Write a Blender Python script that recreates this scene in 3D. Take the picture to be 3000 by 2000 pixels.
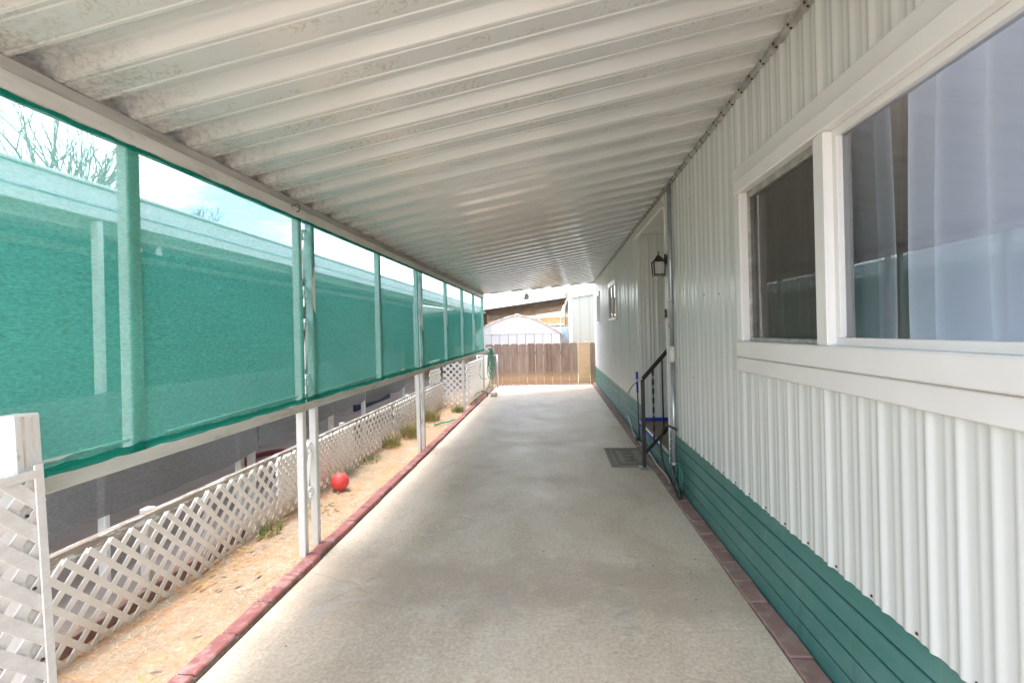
import bpy, bmesh, math, random
from mathutils import Vector, Matrix
random.seed(7)
sc = bpy.context.scene
for o in list(bpy.data.objects):
    bpy.data.objects.remove(o, do_unlink=True)
COL = sc.collection
PI = math.pi

# ------------------------------------------------------------------ camera
cam_d = bpy.data.cameras.new('camera'); cam = bpy.data.objects.new('camera', cam_d); COL.objects.link(cam)
cam_d.sensor_width = 36.0; cam_d.lens = 36.0*1450/3000; cam_d.shift_y = -29/3000
cam_d.clip_start = 0.05; cam_d.clip_end = 800
PSI = math.atan(122/1450)
cam.location = (0, 0, 1.4)
cam.rotation_euler = (Matrix.Rotation(PSI, 3, 'Z') @ Matrix.Rotation(PI/2, 3, 'X') @ Matrix.Rotation(-0.0235, 3, 'Z')).to_euler()
sc.camera = cam

# ------------------------------------------------------------------ light
SUN_EL, SUN_AZ = math.radians(77), math.radians(272)      # azimuth clockwise from +Y
wd = bpy.data.worlds.new('World'); sc.world = wd; wd.use_nodes = True
nt = wd.node_tree; nt.nodes.clear()
out = nt.nodes.new('ShaderNodeOutputWorld'); bg = nt.nodes.new('ShaderNodeBackground')
sky = nt.nodes.new('ShaderNodeTexSky'); sky.sky_type = 'NISHITA'; sky.sun_disc = False
sky.sun_elevation = SUN_EL; sky.sun_rotation = SUN_AZ; sky.air_density = 1.0; sky.dust_density = 1.5
tc = nt.nodes.new('ShaderNodeTexCoord'); mp = nt.nodes.new('ShaderNodeMapping'); mp.inputs['Scale'].default_value = (1, 1, 2.2)
nz = nt.nodes.new('ShaderNodeTexNoise'); nz.inputs['Scale'].default_value = 2.6; nz.inputs['Detail'].default_value = 7; nz.inputs['Roughness'].default_value = .58
rp = nt.nodes.new('ShaderNodeValToRGB'); rp.color_ramp.elements[0].position = .40; rp.color_ramp.elements[1].position = .66
mx = nt.nodes.new('ShaderNodeMix'); mx.data_type = 'RGBA'; mx.inputs['B'].default_value = (9.4, 9.45, 9.6, 1)
bg.inputs['Strength'].default_value = 0.10
L = nt.links.new
L(tc.outputs['Generated'], mp.inputs['Vector']); L(mp.outputs['Vector'], nz.inputs['Vector'])
L(nz.outputs['Fac'], rp.inputs['Fac']); L(rp.outputs['Color'], mx.inputs['Factor'])
L(sky.outputs['Color'], mx.inputs['A']); L(mx.outputs['Result'], bg.inputs['Color']); L(bg.outputs['Background'], out.inputs['Surface'])
sd = bpy.data.lights.new('sun', 'SUN'); sd.energy = .65; sd.angle = math.radians(20); sd.color = (1, .97, .93)
sun = bpy.data.objects.new('sun', sd); COL.objects.link(sun)
dirv = Vector((math.sin(SUN_AZ)*math.cos(SUN_EL), math.cos(SUN_AZ)*math.cos(SUN_EL), math.sin(SUN_EL)))
sun.rotation_euler = (-dirv).to_track_quat('-Z', 'Y').to_euler(); sun.location = dirv*30
vs = sc.view_settings; vs.view_transform = 'Standard'; vs.look = 'None'; vs.exposure = 3.0; vs.gamma = 1; vs.use_curve_mapping = False
cy = sc.cycles
cy.use_denoising = True; cy.max_bounces = 12; cy.diffuse_bounces = 8; cy.glossy_bounces = 4; cy.transmission_bounces = 8; cy.transparent_max_bounces = 24
cy.caustics_reflective = False; cy.caustics_refractive = False; cy.sample_clamp_indirect = 8

# ------------------------------------------------------------------ material helpers
def newmat(name):
    m = bpy.data.materials.new(name); m.use_nodes = True
    return m, m.node_tree, m.node_tree.nodes['Principled BSDF']
def N(t, kind, **kw):
    n = t.nodes.new(kind)
    for k, v in kw.items():
        if hasattr(n, k): setattr(n, k, v)
        else: n.inputs[k].default_value = v
    return n
def pos(t, scale=(1, 1, 1), kind='pos', rot=(0, 0, 0)):
    if kind == 'pos':
        s = t.nodes.new('ShaderNodeNewGeometry').outputs['Position']
    else:
        s = t.nodes.new('ShaderNodeTexCoord').outputs['Object']
    m = t.nodes.new('ShaderNodeMapping'); m.inputs['Scale'].default_value = scale; m.inputs['Rotation'].default_value = rot
    t.links.new(s, m.inputs['Vector']); return m.outputs['Vector']
def noise(t, vec, scale, detail=5, rough=.55, dist=0):
    n = N(t, 'ShaderNodeTexNoise', Scale=scale, Detail=detail, Roughness=rough, Distortion=dist); t.links.new(vec, n.inputs['Vector']); return n.outputs['Fac']
def ramp(t, fac, a, b, ca=(0, 0, 0, 1), cb=(1, 1, 1, 1)):
    r = t.nodes.new('ShaderNodeValToRGB'); e = r.color_ramp.elements
    if a > b: a, b, ca, cb = b, a, cb, ca
    e[0].position = a; e[1].position = b; e[0].color = ca; e[1].color = cb
    t.links.new(fac, r.inputs['Fac']); return r.outputs['Color']
def mixc(t, fac, a, b, blend='MIX'):
    m = t.nodes.new('ShaderNodeMix'); m.data_type = 'RGBA'; m.blend_type = blend
    for k, v in (('Factor', fac), ('A', a), ('B', b)):
        if isinstance(v, (int, float)): m.inputs[k].default_value = v
        elif isinstance(v, tuple): m.inputs[k].default_value = v if len(v) == 4 else v+(1,)
        else: t.links.new(v, m.inputs[k])
    return m.outputs['Result']
def mth(t, op, a, b=0.0, clamp=False):
    m = t.nodes.new('ShaderNodeMath'); m.operation = op; m.use_clamp = clamp
    for i, v in enumerate((a, b)):
        if isinstance(v, (int, float)): m.inputs[i].default_value = v
        else: t.links.new(v, m.inputs[i])
    return m.outputs[0]
def bump(t, b, h, strength, dist=.01):
    n = N(t, 'ShaderNodeBump', Strength=strength, Distance=dist); t.links.new(h, n.inputs['Height']); t.links.new(n.outputs['Normal'], b.inputs['Normal'])
def pm(name, c1, c2=None, scale=6, rough=.5, stretch=(1, 1, 1), bmp=0, bscale=40, metal=0, kind='pos', lo=.35, hi=.65, dirt=None, dscale=3, dlo=.55, dhi=.75, spec=.5, rvar=.12):
    m, t, b = newmat(name)
    b.inputs['Roughness'].default_value = rough; b.inputs['Metallic'].default_value = metal
    b.inputs['Specular IOR Level'].default_value = spec
    v = pos(t, stretch, kind)
    n = noise(t, v, scale)
    c = mixc(t, ramp(t, n, lo, hi), c1, c2 or tuple(x*.82 for x in c1))
    if dirt:
        n2 = noise(t, v, dscale, 8, .65)
        c = mixc(t, ramp(t, n2, dlo, dhi), c, dirt)
    t.links.new(c, b.inputs['Base Color'])
    r = mth(t, 'MULTIPLY_ADD', n, rvar*2); r.node.inputs[2].default_value = rough-rvar
    t.links.new(r, b.inputs['Roughness'])
    if bmp: bump(t, b, noise(t, v, bscale, 6, .6), bmp)
    return m
M = {}
def ramp4(t, fac, stops):
    r = t.nodes.new('ShaderNodeValToRGB'); cr = r.color_ramp
    while len(cr.elements) < len(stops): cr.elements.new(.5)
    for e, (p, c) in zip(cr.elements, stops): e.position = p; e.color = c+(1,)
    t.links.new(fac, r.inputs['Fac']); return r.outputs['Color']

# concrete slab
m, t, b = newmat('concrete'); M['concrete'] = m
v = pos(t)
base = ramp4(t, noise(t, pos(t, (1, .6, 1)), 1.5, 12, .68, .5), [(.30, (.47, .35, .24)), (.44, (.66, .525, .385)), (.56, (.77, .64, .495)), (.70, (.84, .735, .60))])
fine = noise(t, v, 55, 6, .7)
c = mixc(t, .38, base, mixc(t, ramp(t, fine, .36, .64), (.33, .275, .21), (.88, .80, .69)), 'MIX')
c = mixc(t, mth(t, 'MULTIPLY', ramp(t, noise(t, pos(t, (2.2, 1, 1)), 11, 10, .8, .8), .55, .63), .35), c, (.42, .345, .265))
c = mixc(t, mth(t, 'MULTIPLY', ramp(t, noise(t, pos(t, (1, 1.6, 1)), 3.1, 10, .75, 1.5), .57, .64), .4), c, (.86, .80, .70))
c = mixc(t, mth(t, 'MULTIPLY', ramp(t, noise(t, pos(t, (1, .5, 1)), 5, 9, .75, .6), .54, .68), .3), c, (.48, .43, .36))
# a wandering damp-coloured band and pale mineral blooms near the front
sep = t.nodes.new('ShaderNodeSeparateXYZ'); t.links.new(v, sep.inputs[0])
warp = noise(t, v, 1.7, 6, .6)
yy = mth(t, 'ADD', sep.outputs['Y'], mth(t, 'MULTIPLY', mth(t, 'SUBTRACT', warp, .5), 1.1))
band = mth(t, 'SUBTRACT', 1, mth(t, 'DIVIDE', mth(t, 'ABSOLUTE', mth(t, 'SUBTRACT', yy, 2.72)), .36), True)
c = mixc(t, mth(t, 'MULTIPLY', mth(t, 'MULTIPLY', ramp(t, band, .0, .55), ramp(t, noise(t, v, 4, 8, .7), .25, .5)), .5), c, (.43, .34, .26))
bl = mth(t, 'MULTIPLY', ramp(t, noise(t, v, 2.4, 8, .7, .8), .55, .72), mth(t, 'SUBTRACT', 1, mth(t, 'DIVIDE', mth(t, 'ABSOLUTE', mth(t, 'SUBTRACT', yy, 2.5)), .5), True))
c = mixc(t, mth(t, 'MULTIPLY', bl, .85), c, (.60, .61, .61))
spots = N(t, 'ShaderNodeTexVoronoi', Scale=9.0); t.links.new(v, spots.inputs['Vector'])
c = mixc(t, mth(t, 'MULTIPLY', ramp(t, spots.outputs['Distance'], .07, .045), ramp(t, noise(t, v, 3), .46, .56)), c, (.13, .11, .09))
for (rx, ry, rr, rc) in ((.55, 2.95, .085, (.44, .40, .34)), (.30, 2.62, .10, (.62, .61, .58)), (.34, 2.42, .065, (.40, .34, .28)), (-.75, 3.6, .12, (.44, .38, .31)), (.05, 4.7, .14, (.42, .38, .33))):
    dx_ = mth(t, 'SUBTRACT', sep.outputs['X'], rx); dy_ = mth(t, 'SUBTRACT', sep.outputs['Y'], ry)
    ds = mth(t, 'ADD', mth(t, 'SQRT', mth(t, 'ADD', mth(t, 'MULTIPLY', dx_, dx_), mth(t, 'MULTIPLY', dy_, dy_))), mth(t, 'MULTIPLY', mth(t, 'SUBTRACT', noise(t, v, 6, 5), .5), .06))
    ring = mth(t, 'MULTIPLY', ramp(t, mth(t, 'ABSOLUTE', mth(t, 'SUBTRACT', ds, rr)), .016, .003), ramp(t, noise(t, v, 7, 5), .38, .6))
    c = mixc(t, mth(t, 'MULTIPLY', ring, .6), c, rc)
crk = N(t, 'ShaderNodeTexVoronoi', feature='DISTANCE_TO_EDGE', Scale=.55); 
wv_ = t.nodes.new('ShaderNodeVectorMath'); wv_.operation = 'ADD'; nzv = N(t, 'ShaderNodeTexNoise', Scale=5.0, Detail=6.0); t.links.new(v, nzv.inputs['Vector'])
sc_ = t.nodes.new('ShaderNodeVectorMath'); sc_.operation = 'SCALE'; sc_.inputs['Scale'].default_value = .16; t.links.new(nzv.outputs['Color'], sc_.inputs[0])
t.links.new(v, wv_.inputs[0]); t.links.new(sc_.outputs[0], wv_.inputs[1]); t.links.new(wv_.outputs[0], crk.inputs['Vector'])
c = mixc(t, mth(t, 'MULTIPLY', ramp(t, crk.outputs['Distance'], .0022, .0008), mth(t, 'MULTIPLY', ramp(t, noise(t, v, .9, 3), .56, .60), .35)), c, (.22, .175, .14))
t.links.new(c, b.inputs['Base Color'])
r = mth(t, 'MULTIPLY_ADD', noise(t, v, 2.0, 7, .65), .5); r.node.inputs[2].default_value = .26; t.links.new(r, b.inputs['Roughness'])
b.inputs['Specular IOR Level'].default_value = .5
bump(t, b, noise(t, v, 120, 5, .7), .12, .004)

# soil
m, t, b = newmat('dry_soil'); M['soil'] = m
v = pos(t)
c = ramp4(t, noise(t, v, 5, 10, .7, .6), [(.3, (.24, .16, .10)), (.46, (.36, .255, .165)), (.58, (.44, .33, .225)), (.72, (.52, .41, .30))])
c = mixc(t, mth(t, 'MULTIPLY', ramp(t, noise(t, pos(t, (1, .6, 1)), 4.2, 8, .72, 1.2), .47, .60), .85), c, (.54, .235, .075))
c = mixc(t, .45, c, mixc(t, ramp(t, noise(t, v, 60, 8, .8), .32, .68), (.17, .11, .07), (.70, .58, .44)))
t.links.new(c, b.inputs['Base Color']); b.inputs['Roughness'].default_value = .95; b.inputs['Specular IOR Level'].default_value = .15
bump(t, b, noise(t, v, 30, 9, .75), .55, .02)

# roof pan paint: enamel with ochre sprigs rolled into the flat pan, mildew at both ends
m, t, b = newmat('roof_pan_enamel'); M['pan'] = m
ov = pos(t, (1, 1, 1), 'obj'); so = t.nodes.new('ShaderNodeSeparateXYZ'); t.links.new(ov, so.inputs[0])
inpan = mth(t, 'MULTIPLY', mth(t, 'GREATER_THAN', so.outputs['Y'], .028), mth(t, 'LESS_THAN', so.outputs['Y'], .108))
tv = pos(t, (1, 1, 1))
ws = noise(t, pos(t, (9, 14, 9)), 1, 3, .5)
sp1 = N(t, 'ShaderNodeTexWave', wave_type='BANDS', bands_direction='DIAGONAL', Scale=9.0, Distortion=14.0, Detail=3.0, **{'Detail Scale': 2.2}); t.links.new(tv, sp1.inputs['Vector'])
sprig = mth(t, 'MULTIPLY', ramp(t, sp1.outputs['Fac'], .80, .95), ramp(t, noise(t, pos(t, (5, 9, 5)), 1, 4, .6), .47, .58))
c = mixc(t, noise(t, tv, 2.2, 4), (.635, .645, .635), (.585, .59, .575))
c = mixc(t, mth(t, 'MULTIPLY', mth(t, 'MULTIPLY', sprig, inpan), .5), c, (.42, .32, .18))
gx = t.nodes.new('ShaderNodeNewGeometry'); sx = t.nodes.new('ShaderNodeSeparateXYZ'); t.links.new(gx.outputs['Position'], sx.inputs[0])
endl = mth(t, 'MULTIPLY_ADD', sx.outputs['X'], -1.5); endl.node.inputs[2].default_value = -1.65     # 0 at x=-.87, ~.8 at beam
endr = mth(t, 'MULTIPLY_ADD', sx.outputs['X'], 1.5); endr.node.inputs[2].default_value = -1.05
ends = mth(t, 'MAXIMUM', mth(t, 'MAXIMUM', endl, 0), mth(t, 'MULTIPLY', mth(t, 'MAXIMUM', endr, 0), .6))
mild = mth(t, 'MULTIPLY', ramp(t, mth(t, 'ADD', noise(t, pos(t, (4, 16, 8)), 1, 10, .8), mth(t, 'MULTIPLY', ends, .34)), .56, .92), mth(t, 'MINIMUM', mth(t, 'MULTIPLY', ends, 2.2), 1))
speck = mth(t, 'MULTIPLY', ramp(t, mth(t, 'ADD', noise(t, pos(t, (40, 40, 40)), 1, 6, .8), mth(t, 'MULTIPLY', ends, .2)), .60, .70), mth(t, 'MINIMUM', mth(t, 'MULTIPLY', ends, 1.6), 1))
c = mixc(t, mth(t, 'MULTIPLY', mild, .55), c, (.27, .23, .20))
c = mixc(t, mth(t, 'MULTIPLY', speck, .32), c, (.10, .085, .075))
c = mixc(t, mth(t, 'MULTIPLY', ramp(t, noise(t, pos(t, (.7, 40, 8)), 1, 8, .8), .60, .75), .22), c, (.36, .31, .25))
t.links.new(c, b.inputs['Base Color'])
r = mth(t, 'MULTIPLY_ADD', noise(t, tv, 6, 5), .12); r.node.inputs[2].default_value = .07; t.links.new(r, b.inputs['Roughness'])
bh = mth(t, 'ADD', mth(t, 'MULTIPLY', mth(t, 'MULTIPLY', sp1.outputs['Fac'], inpan), .5), noise(t, pos(t, (2, 14, 6)), 1, 3))
bump(t, b, mth(t, 'MULTIPLY', sprig, inpan), .04, .002)

# siding enamel
def siding_mat(name, a, bb, stain=(.42, .38, .29)):
    m, t, b = newmat(name)
    v = pos(t); c = mixc(t, noise(t, v, 1.2, 4), a, bb)
    c = mixc(t, mth(t, 'MULTIPLY', ramp(t, noise(t, pos(t, (10, 10, .6)), 1, 7, .7), .60, .78), .35), c, stain)
    vo = N(t, 'ShaderNodeTexVoronoi', Scale=2.6); t.links.new(v, vo.inputs['Vector'])
    c = mixc(t, ramp(t, vo.outputs['Distance'], .018, .010), c, (.08, .06, .045))
    t.links.new(c, b.inputs['Base Color'])
    r = mth(t, 'MULTIPLY_ADD', noise(t, v, 3, 5), .18); r.node.inputs[2].default_value = .14; t.links.new(r, b.inputs['Roughness'])
    bump(t, b, noise(t, pos(t, (3, 3, 1)), 3, 4), .05, .008)
    return m
M['siding'] = siding_mat('siding_enamel', (.73, .76, .755), (.67, .695, .68))
M['nsiding'] = siding_mat('panel_siding_cream', (.43, .44, .39), (.39, .40, .35))
# green skirt
m, t, b = newmat('green_skirt_paint'); M['skirt'] = m
v = pos(t)
c = mixc(t, ramp(t, noise(t, pos(t, (1, .8, 2.5)), 2.0, 8, .65), .35, .68), (.045, .19, .172), (.115, .255, .232))
c = mixc(t, mth(t, 'MULTIPLY', ramp(t, noise(t, pos(t, (9, 9, .9)), 1, 7, .75, .5), .55, .68), .65), c, (.04, .115, .085))
c = mixc(t, mth(t, 'MULTIPLY', ramp(t, noise(t, pos(t, (14, 14, 1.2)), 1, 7, .75), .58, .72), .5), c, (.26, .34, .30))
t.links.new(c, b.inputs['Base Color']); b.inputs['Roughness'].default_value = .5
bump(t, b, noise(t, pos(t, (3, 3, 60)), 2, 5), .15, .006)

M['white'] = pm('white_enamel', (.80, .80, .78), (.74, .735, .70), 5, .38, bmp=.06, bscale=60, dirt=(.45, .40, .33), dscale=7, dlo=.66, dhi=.82)
M['vinyl'] = pm('window_vinyl', (.83, .83, .83), (.77, .77, .76), 3, .35, bmp=.03, dirt=(.55, .45, .36), dscale=5, dlo=.70, dhi=.85)
M['beam'] = pm('weathered_beam_paint', (.72, .69, .64), (.60, .57, .52), 4, .55, (1, 1, 3), .15, 60, dirt=(.34, .27, .21), dscale=5, dlo=.58, dhi=.8)
M['beam_top'] = pm('grimy_beam_top', (.50, .47, .43), (.38, .35, .31), 7, .7, (1, .4, 3), .25, 80, dirt=(.22, .18, .14), dscale=8)
M['rail'] = pm('chalky_rail_paint', (.66, .66, .60), (.56, .55, .48), 6, .6, (1, .5, 2), .15, 60, dirt=(.34, .27, .19), dscale=6, dlo=.58, dhi=.76)
M['flange'] = pm('galvanised_flange', (.55, .54, .51), (.36, .35, .33), 14, .45, metal=.35, bmp=.1, dirt=(.2, .17, .14), dscale=12)
M['dark'] = pm('rusty_screw', (.055, .03, .02), (.10, .05, .03), 60, .8)
M['lat'] = pm('white_lattice_vinyl', (.88, .865, .845), (.85, .83, .80), 8, .5, bmp=.08, bscale=80, dirt=(.66, .56, .43), dscale=6, dlo=.70, dhi=.95)
# lattice slats are soil-splashed low down
m = M['lat']; t = m.node_tree; b = t.nodes['Principled BSDF']; src = b.inputs['Base Color'].links[0].from_socket
g = t.nodes.new('ShaderNodeNewGeometry'); s = t.nodes.new('ShaderNodeSeparateXYZ'); t.links.new(g.outputs['Position'], s.inputs[0])
sp = mth(t, 'MULTIPLY', mth(t, 'SUBTRACT', 1, mth(t, 'DIVIDE', s.outputs['Z'], .22), True), ramp(t, noise(t, pos(t), 9, 7, .7), .3, .65))
t.links.new(mixc(t, mth(t, 'MULTIPLY', sp, .8), src, (.42, .29, .16)), b.inputs['Base Color'])
M['oldlat'] = pm('sun_bleached_lattice', (.80, .755, .72), (.72, .67, .63), 12, .7, (1, 1, 3), .25, 90, dirt=(.58, .50, .43), dscale=9, dlo=.6, dhi=.85)
M['oldwood'] = pm('grey_peeling_wood', (.46, .38, .31), (.30, .24, .19), 5, .85, (6, 1, 6), .5, 30, dirt=(.75, .73, .70), dscale=7, dlo=.52, dhi=.58)
M['peel'] = pm('peeling_white_post', (.76, .75, .72), (.68, .66, .62), 4, .6, (2, 2, .8), .3, 30, dirt=(.36, .24, .16), dscale=6, dlo=.60, dhi=.66)
# cedar fence
m, t, b = newmat('weathered_cedar'); M['cedar'] = m
oi = t.nodes.new('ShaderNodeObjectInfo')
v0 = pos(t, (7, 7, .55))
va = t.nodes.new('ShaderNodeVectorMath'); va.operation = 'ADD'; t.links.new(v0, va.inputs[0]); 
cmb = t.nodes.new('ShaderNodeCombineXYZ'); t.links.new(mth(t, 'MULTIPLY', oi.outputs['Random'], 30), cmb.inputs[0]); t.links.new(cmb.outputs[0], va.inputs[1])
gr = noise(t, va.outputs[0], 2.6, 9, .68, .8)
c = ramp4(t, gr, [(.3, (.15, .10, .078)), (.48, (.27, .19, .152)), (.62, (.36, .275, .225)), (.75, (.44, .355, .30))])
c = mixc(t, mth(t, 'MULTIPLY', oi.outputs['Random'], .35), c, (.45, .36, .30))
g = t.nodes.new('ShaderNodeNewGeometry'); s = t.nodes.new('ShaderNodeSeparateXYZ'); t.links.new(g.outputs['Position'], s.inputs[0])
low = mth(t, 'SUBTRACT', 1, mth(t, 'DIVIDE', mth(t, 'ADD', s.outputs['Z'], mth(t, 'MULTIPLY', mth(t, 'SUBTRACT', gr, .5), .5)), .34), True)
c = mixc(t, mth(t, 'MULTIPLY', ramp(t, low, .05, .8), .8), c, (.66, .46, .28))  # paler orange board feet imitate light bounced up from the ground
t.links.new(c, b.inputs['Base Color']); b.inputs['Roughness'].default_value = .8; b.inputs['Specular IOR Level'].default_value = .2
bump(t, b, noise(t, pos(t, (30, 30, 1.5)), 1, 6), .3, .006)
M['pine'] = pm('fresh_pine', (.72, .53, .35), (.62, .43, .26), 4, .65, (1, 8, 8), .1, 20)
M['iron'] = pm('black_iron', (.018, .018, .022), (.035, .03, .03), 20, .42, bmp=.1, dirt=(.09, .06, .05), dscale=30, dlo=.66, dhi=.75)
M['galv'] = pm('galvanised_pipe', (.55, .58, .61), (.42, .45, .48), 25, .38, (1, 1, .3), metal=.75, bmp=.04)
M['bare'] = pm('worn_bright_metal', (.70, .68, .66), (.55, .52, .5), 30, .3, metal=.8)
M['rubber'] = pm('black_rubber', (.02, .02, .02), (.035, .035, .035), 30, .6)
M['hose'] = pm('green_hose', (.07, .36, .25), (.12, .44, .32), 20, .45)
M['hosedark'] = pm('aged_green_hose', (.03, .13, .10), (.06, .20, .155), 20, .5)
M['ball'] = pm('red_ball_rubber', (.78, .085, .08), (.72, .07, .065), 20, .5, bmp=.15, bscale=300)
M['mat'] = pm('taupe_mat', (.35, .315, .265), (.30, .265, .225), 80, .9, bmp=.3, bscale=300)
M['matline'] = pm('dark_mat_groove', (.12, .10, .085), (.09, .075, .06), 60, .9)
M['shed'] = pm('white_shed_steel', (.64, .645, .645), (.59, .595, .595), 2, .45, dirt=(.6, .45, .35), dscale=5, dlo=.72, dhi=.85)
M['rust'] = pm('rusty_edge', (.55, .32, .2), (.75, .68, .6), 9, .7)
M['blue'] = pm('blue_tape', (.015, .04, .42), (.02, .06, .5), 30, .55)
M['navy'] = pm('navy_tarp', (.008, .012, .06), (.012, .018, .09), 8, .7)
M['step'] = pm('brown_step', (.30, .22, .17), (.22, .16, .12), 14, .8, bmp=.2)
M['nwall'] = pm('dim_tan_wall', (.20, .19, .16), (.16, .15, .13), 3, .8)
M['ndrive'] = pm('old_asphalt_drive', (.36, .30, .26), (.27, .225, .195), 2.4, .9, bmp=.3, bscale=60)
M['gold'] = pm('tan_house_paint', (.55, .38, .19), (.48, .32, .15), 2, .7)
M['tin'] = pm('aged_awning_underside', (.30, .27, .24), (.17, .155, .14), 2.5, .6, (1, .25, 1))
M['bluelat'] = pm('pale_blue_lattice', (.50, .60, .68), (.44, .54, .62), 8, .6)
M['bark'] = pm('grey_bark', (.30, .27, .25), (.22, .19, .17), 6, .9)
M['pinefol'] = pm('pine_foliage', (.07, .10, .045), (.11, .15, .07), 3, .8)
M['weed'] = pm('dry_weed', (.20, .22, .07), (.40, .33, .13), 14, .8)
M['weedg'] = pm('green_weed', (.10, .17, .04), (.22, .26, .08), 14, .8)
M['straw'] = pm('straw', (.66, .55, .40), (.76, .68, .54), 30, .9, dirt=(.50, .25, .09), dscale=5, dlo=.45, dhi=.6)
M['leaf'] = pm('fallen_leaf', (.24, .25, .08), (.42, .24, .09), 14, .7)
M['lamp_glass'] = pm('ribbed_lantern_glass', (.44, .45, .42), (.32, .34, .33), 30, .18, (6, 6, .2), bmp=.3, bscale=12)
M['pvc'] = pm('white_pvc', (.78, .77, .74), (.7, .68, .64), 10, .4)
M['room'] = pm('room_plaster', (.7, .68, .65), (.66, .63, .6), 2, .8)
M['curtain'] = pm('pale_lilac_curtain', (.80, .82, .87), (.76, .78, .84), 3, .8, (1, 1, .4))
M['curtain_print'] = pm('slate_leaf_print', (.20, .23, .30), (.26, .29, .36), 12, .85)
_m = M['curtain']; _t = _m.node_tree; _b = _t.nodes['Principled BSDF']; _o = _t.nodes['Material Output']
_tl = _t.nodes.new('ShaderNodeBsdfTranslucent'); _tl.inputs[0].default_value = (.70, .80, .97, 1); _mx = _t.nodes.new('ShaderNodeMixShader'); _mx.inputs[0].default_value = .55
_t.links.new(_b.outputs[0], _mx.inputs[1]); _t.links.new(_tl.outputs[0], _mx.inputs[2]); _t.links.new(_mx.outputs[0], _o.inputs[0])
M['darkcurt'] = pm('brown_inner_curtain', (.40, .36, .32), (.33, .29, .26), 5, .85, (1, 8, .3))
M['kerb'] = pm('red_kerb_brick', (.33, .125, .115), (.25, .09, .085), 9, .75, bmp=.35, bscale=90, dirt=(.46, .33, .30), dscale=14, dlo=.50, dhi=.75)
M['paver'] = pm('dusty_red_paver', (.34, .215, .185), (.27, .16, .14), 10, .85, bmp=.35, bscale=90, dirt=(.40, .33, .28), dscale=9, dlo=.5, dhi=.7)
M['mortar'] = pm('dark_mortar', (.11, .095, .08), (.2, .17, .14), 40, .95, bmp=.5, bscale=100)
M['wire'] = pm('chain_wire', (.5, .5, .5), (.4, .4, .4), 10, .4, metal=.7)
M['plaque'] = pm('plaque_clay', (.42, .32, .28), (.36, .27, .23), 20, .6)

# glass: clear pane, fresnel reflection
def glass(name, tint=(1, 1, 1), boost=0.0):
    m = bpy.data.materials.new(name); m.use_nodes = True; t = m.node_tree; t.nodes.clear()
    o = t.nodes.new('ShaderNodeOutputMaterial'); mixs = t.nodes.new('ShaderNodeMixShader')
    tr = N(t, 'ShaderNodeBsdfTransparent', Color=tint+(1,)); gl = N(t, 'ShaderNodeBsdfGlossy', Roughness=.015)
    fr = N(t, 'ShaderNodeFresnel', IOR=1.52)
    f2 = mth(t, 'MULTIPLY_ADD', fr.outputs[0], 1.6, True); f2.node.inputs[2].default_value = boost
    t.links.new(f2, mixs.inputs[0]); t.links.new(tr.outputs[0], mixs.inputs[1]); t.links.new(gl.outputs[0], mixs.inputs[2]); t.links.new(mixs.outputs[0], o.inputs[0])
    return m
M['glass'] = glass('window_glass', (.97, .985, .985), .06)
# open-weave cloth: part holes, part backlit thread
def cloth(name, col, colb, hole, holevar, period, trans, orient='z'):
    m = bpy.data.materials.new(name); m.use_nodes = True; t = m.node_tree; t.nodes.clear()
    o = t.nodes.new('ShaderNodeOutputMaterial'); ms = t.nodes.new('ShaderNodeMixShader'); mt = t.nodes.new('ShaderNodeMixShader')
    tr = t.nodes.new('ShaderNodeBsdfTransparent'); df = t.nodes.new('ShaderNodeBsdfDiffuse'); tl = t.nodes.new('ShaderNodeBsdfTranslucent')
    v = pos(t)
    s = t.nodes.new('ShaderNodeSeparateXYZ'); t.links.new(v, s.inputs[0])
    row = mth(t, 'SINE', mth(t, 'MULTIPLY', mth(t, 'ADD', s.outputs['Z'], mth(t, 'MULTIPLY', s.outputs['Y'], .02)), 2*PI/period))
    rnd = noise(t, pos(t, (38, 38, 110)), 1, 5, .85)
    str_ = noise(t, pos(t, (1, 1.2, 45)), 1, 4, .7)
    h = mth(t, 'ADD', mth(t, 'MULTIPLY', row, holevar*.9), mth(t, 'MULTIPLY', mth(t, 'SUBTRACT', rnd, .5), holevar*3.2))
    h = mth(t, 'ADD', h, mth(t, 'MULTIPLY', mth(t, 'SUBTRACT', str_, .5), holevar*.7))
    h = mth(t, 'ADD', h, hole, True)
    c = mixc(t, noise(t, pos(t, (1, 2, 30)), 1, 5, .7), col, colb)
    c = mixc(t, mth(t, 'MULTIPLY', ramp(t, noise(t, pos(t, (45, 45, 160)), 1, 4, .85), .40, .66), .5), c, tuple(q*.28 for q in col))
    t.links.new(c, df.inputs[0]); t.links.new(c, tl.inputs[0])
    mt.inputs[0].default_value = trans
    t.links.new(df.outputs[0], mt.inputs[1]); t.links.new(tl.outputs[0], mt.inputs[2])
    t.links.new(h, ms.inputs[0]); t.links.new(mt.outputs[0], ms.inputs[1]); t.links.new(tr.outputs[0], ms.inputs[2]); t.links.new(ms.outputs[0], o.inputs[0])
    return m
M['gcloth'] = cloth('green_shade_cloth', (.095, .505, .40), (.13, .59, .48), .30, .14, .0058, .42)
M['ghem'] = cloth('green_cloth_hem', (.012, .27, .20), (.02, .33, .25), .04, .04, .0058, .5)
M['bcloth'] = cloth('charcoal_shade_cloth', (.30, .295, .30), (.39, .38, .385), .13, .10, .007, .3)
M['screen'] = cloth('window_insect_screen', (.17, .16, .15), (.20, .19, .175), .5, .06, .004, .2)

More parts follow.
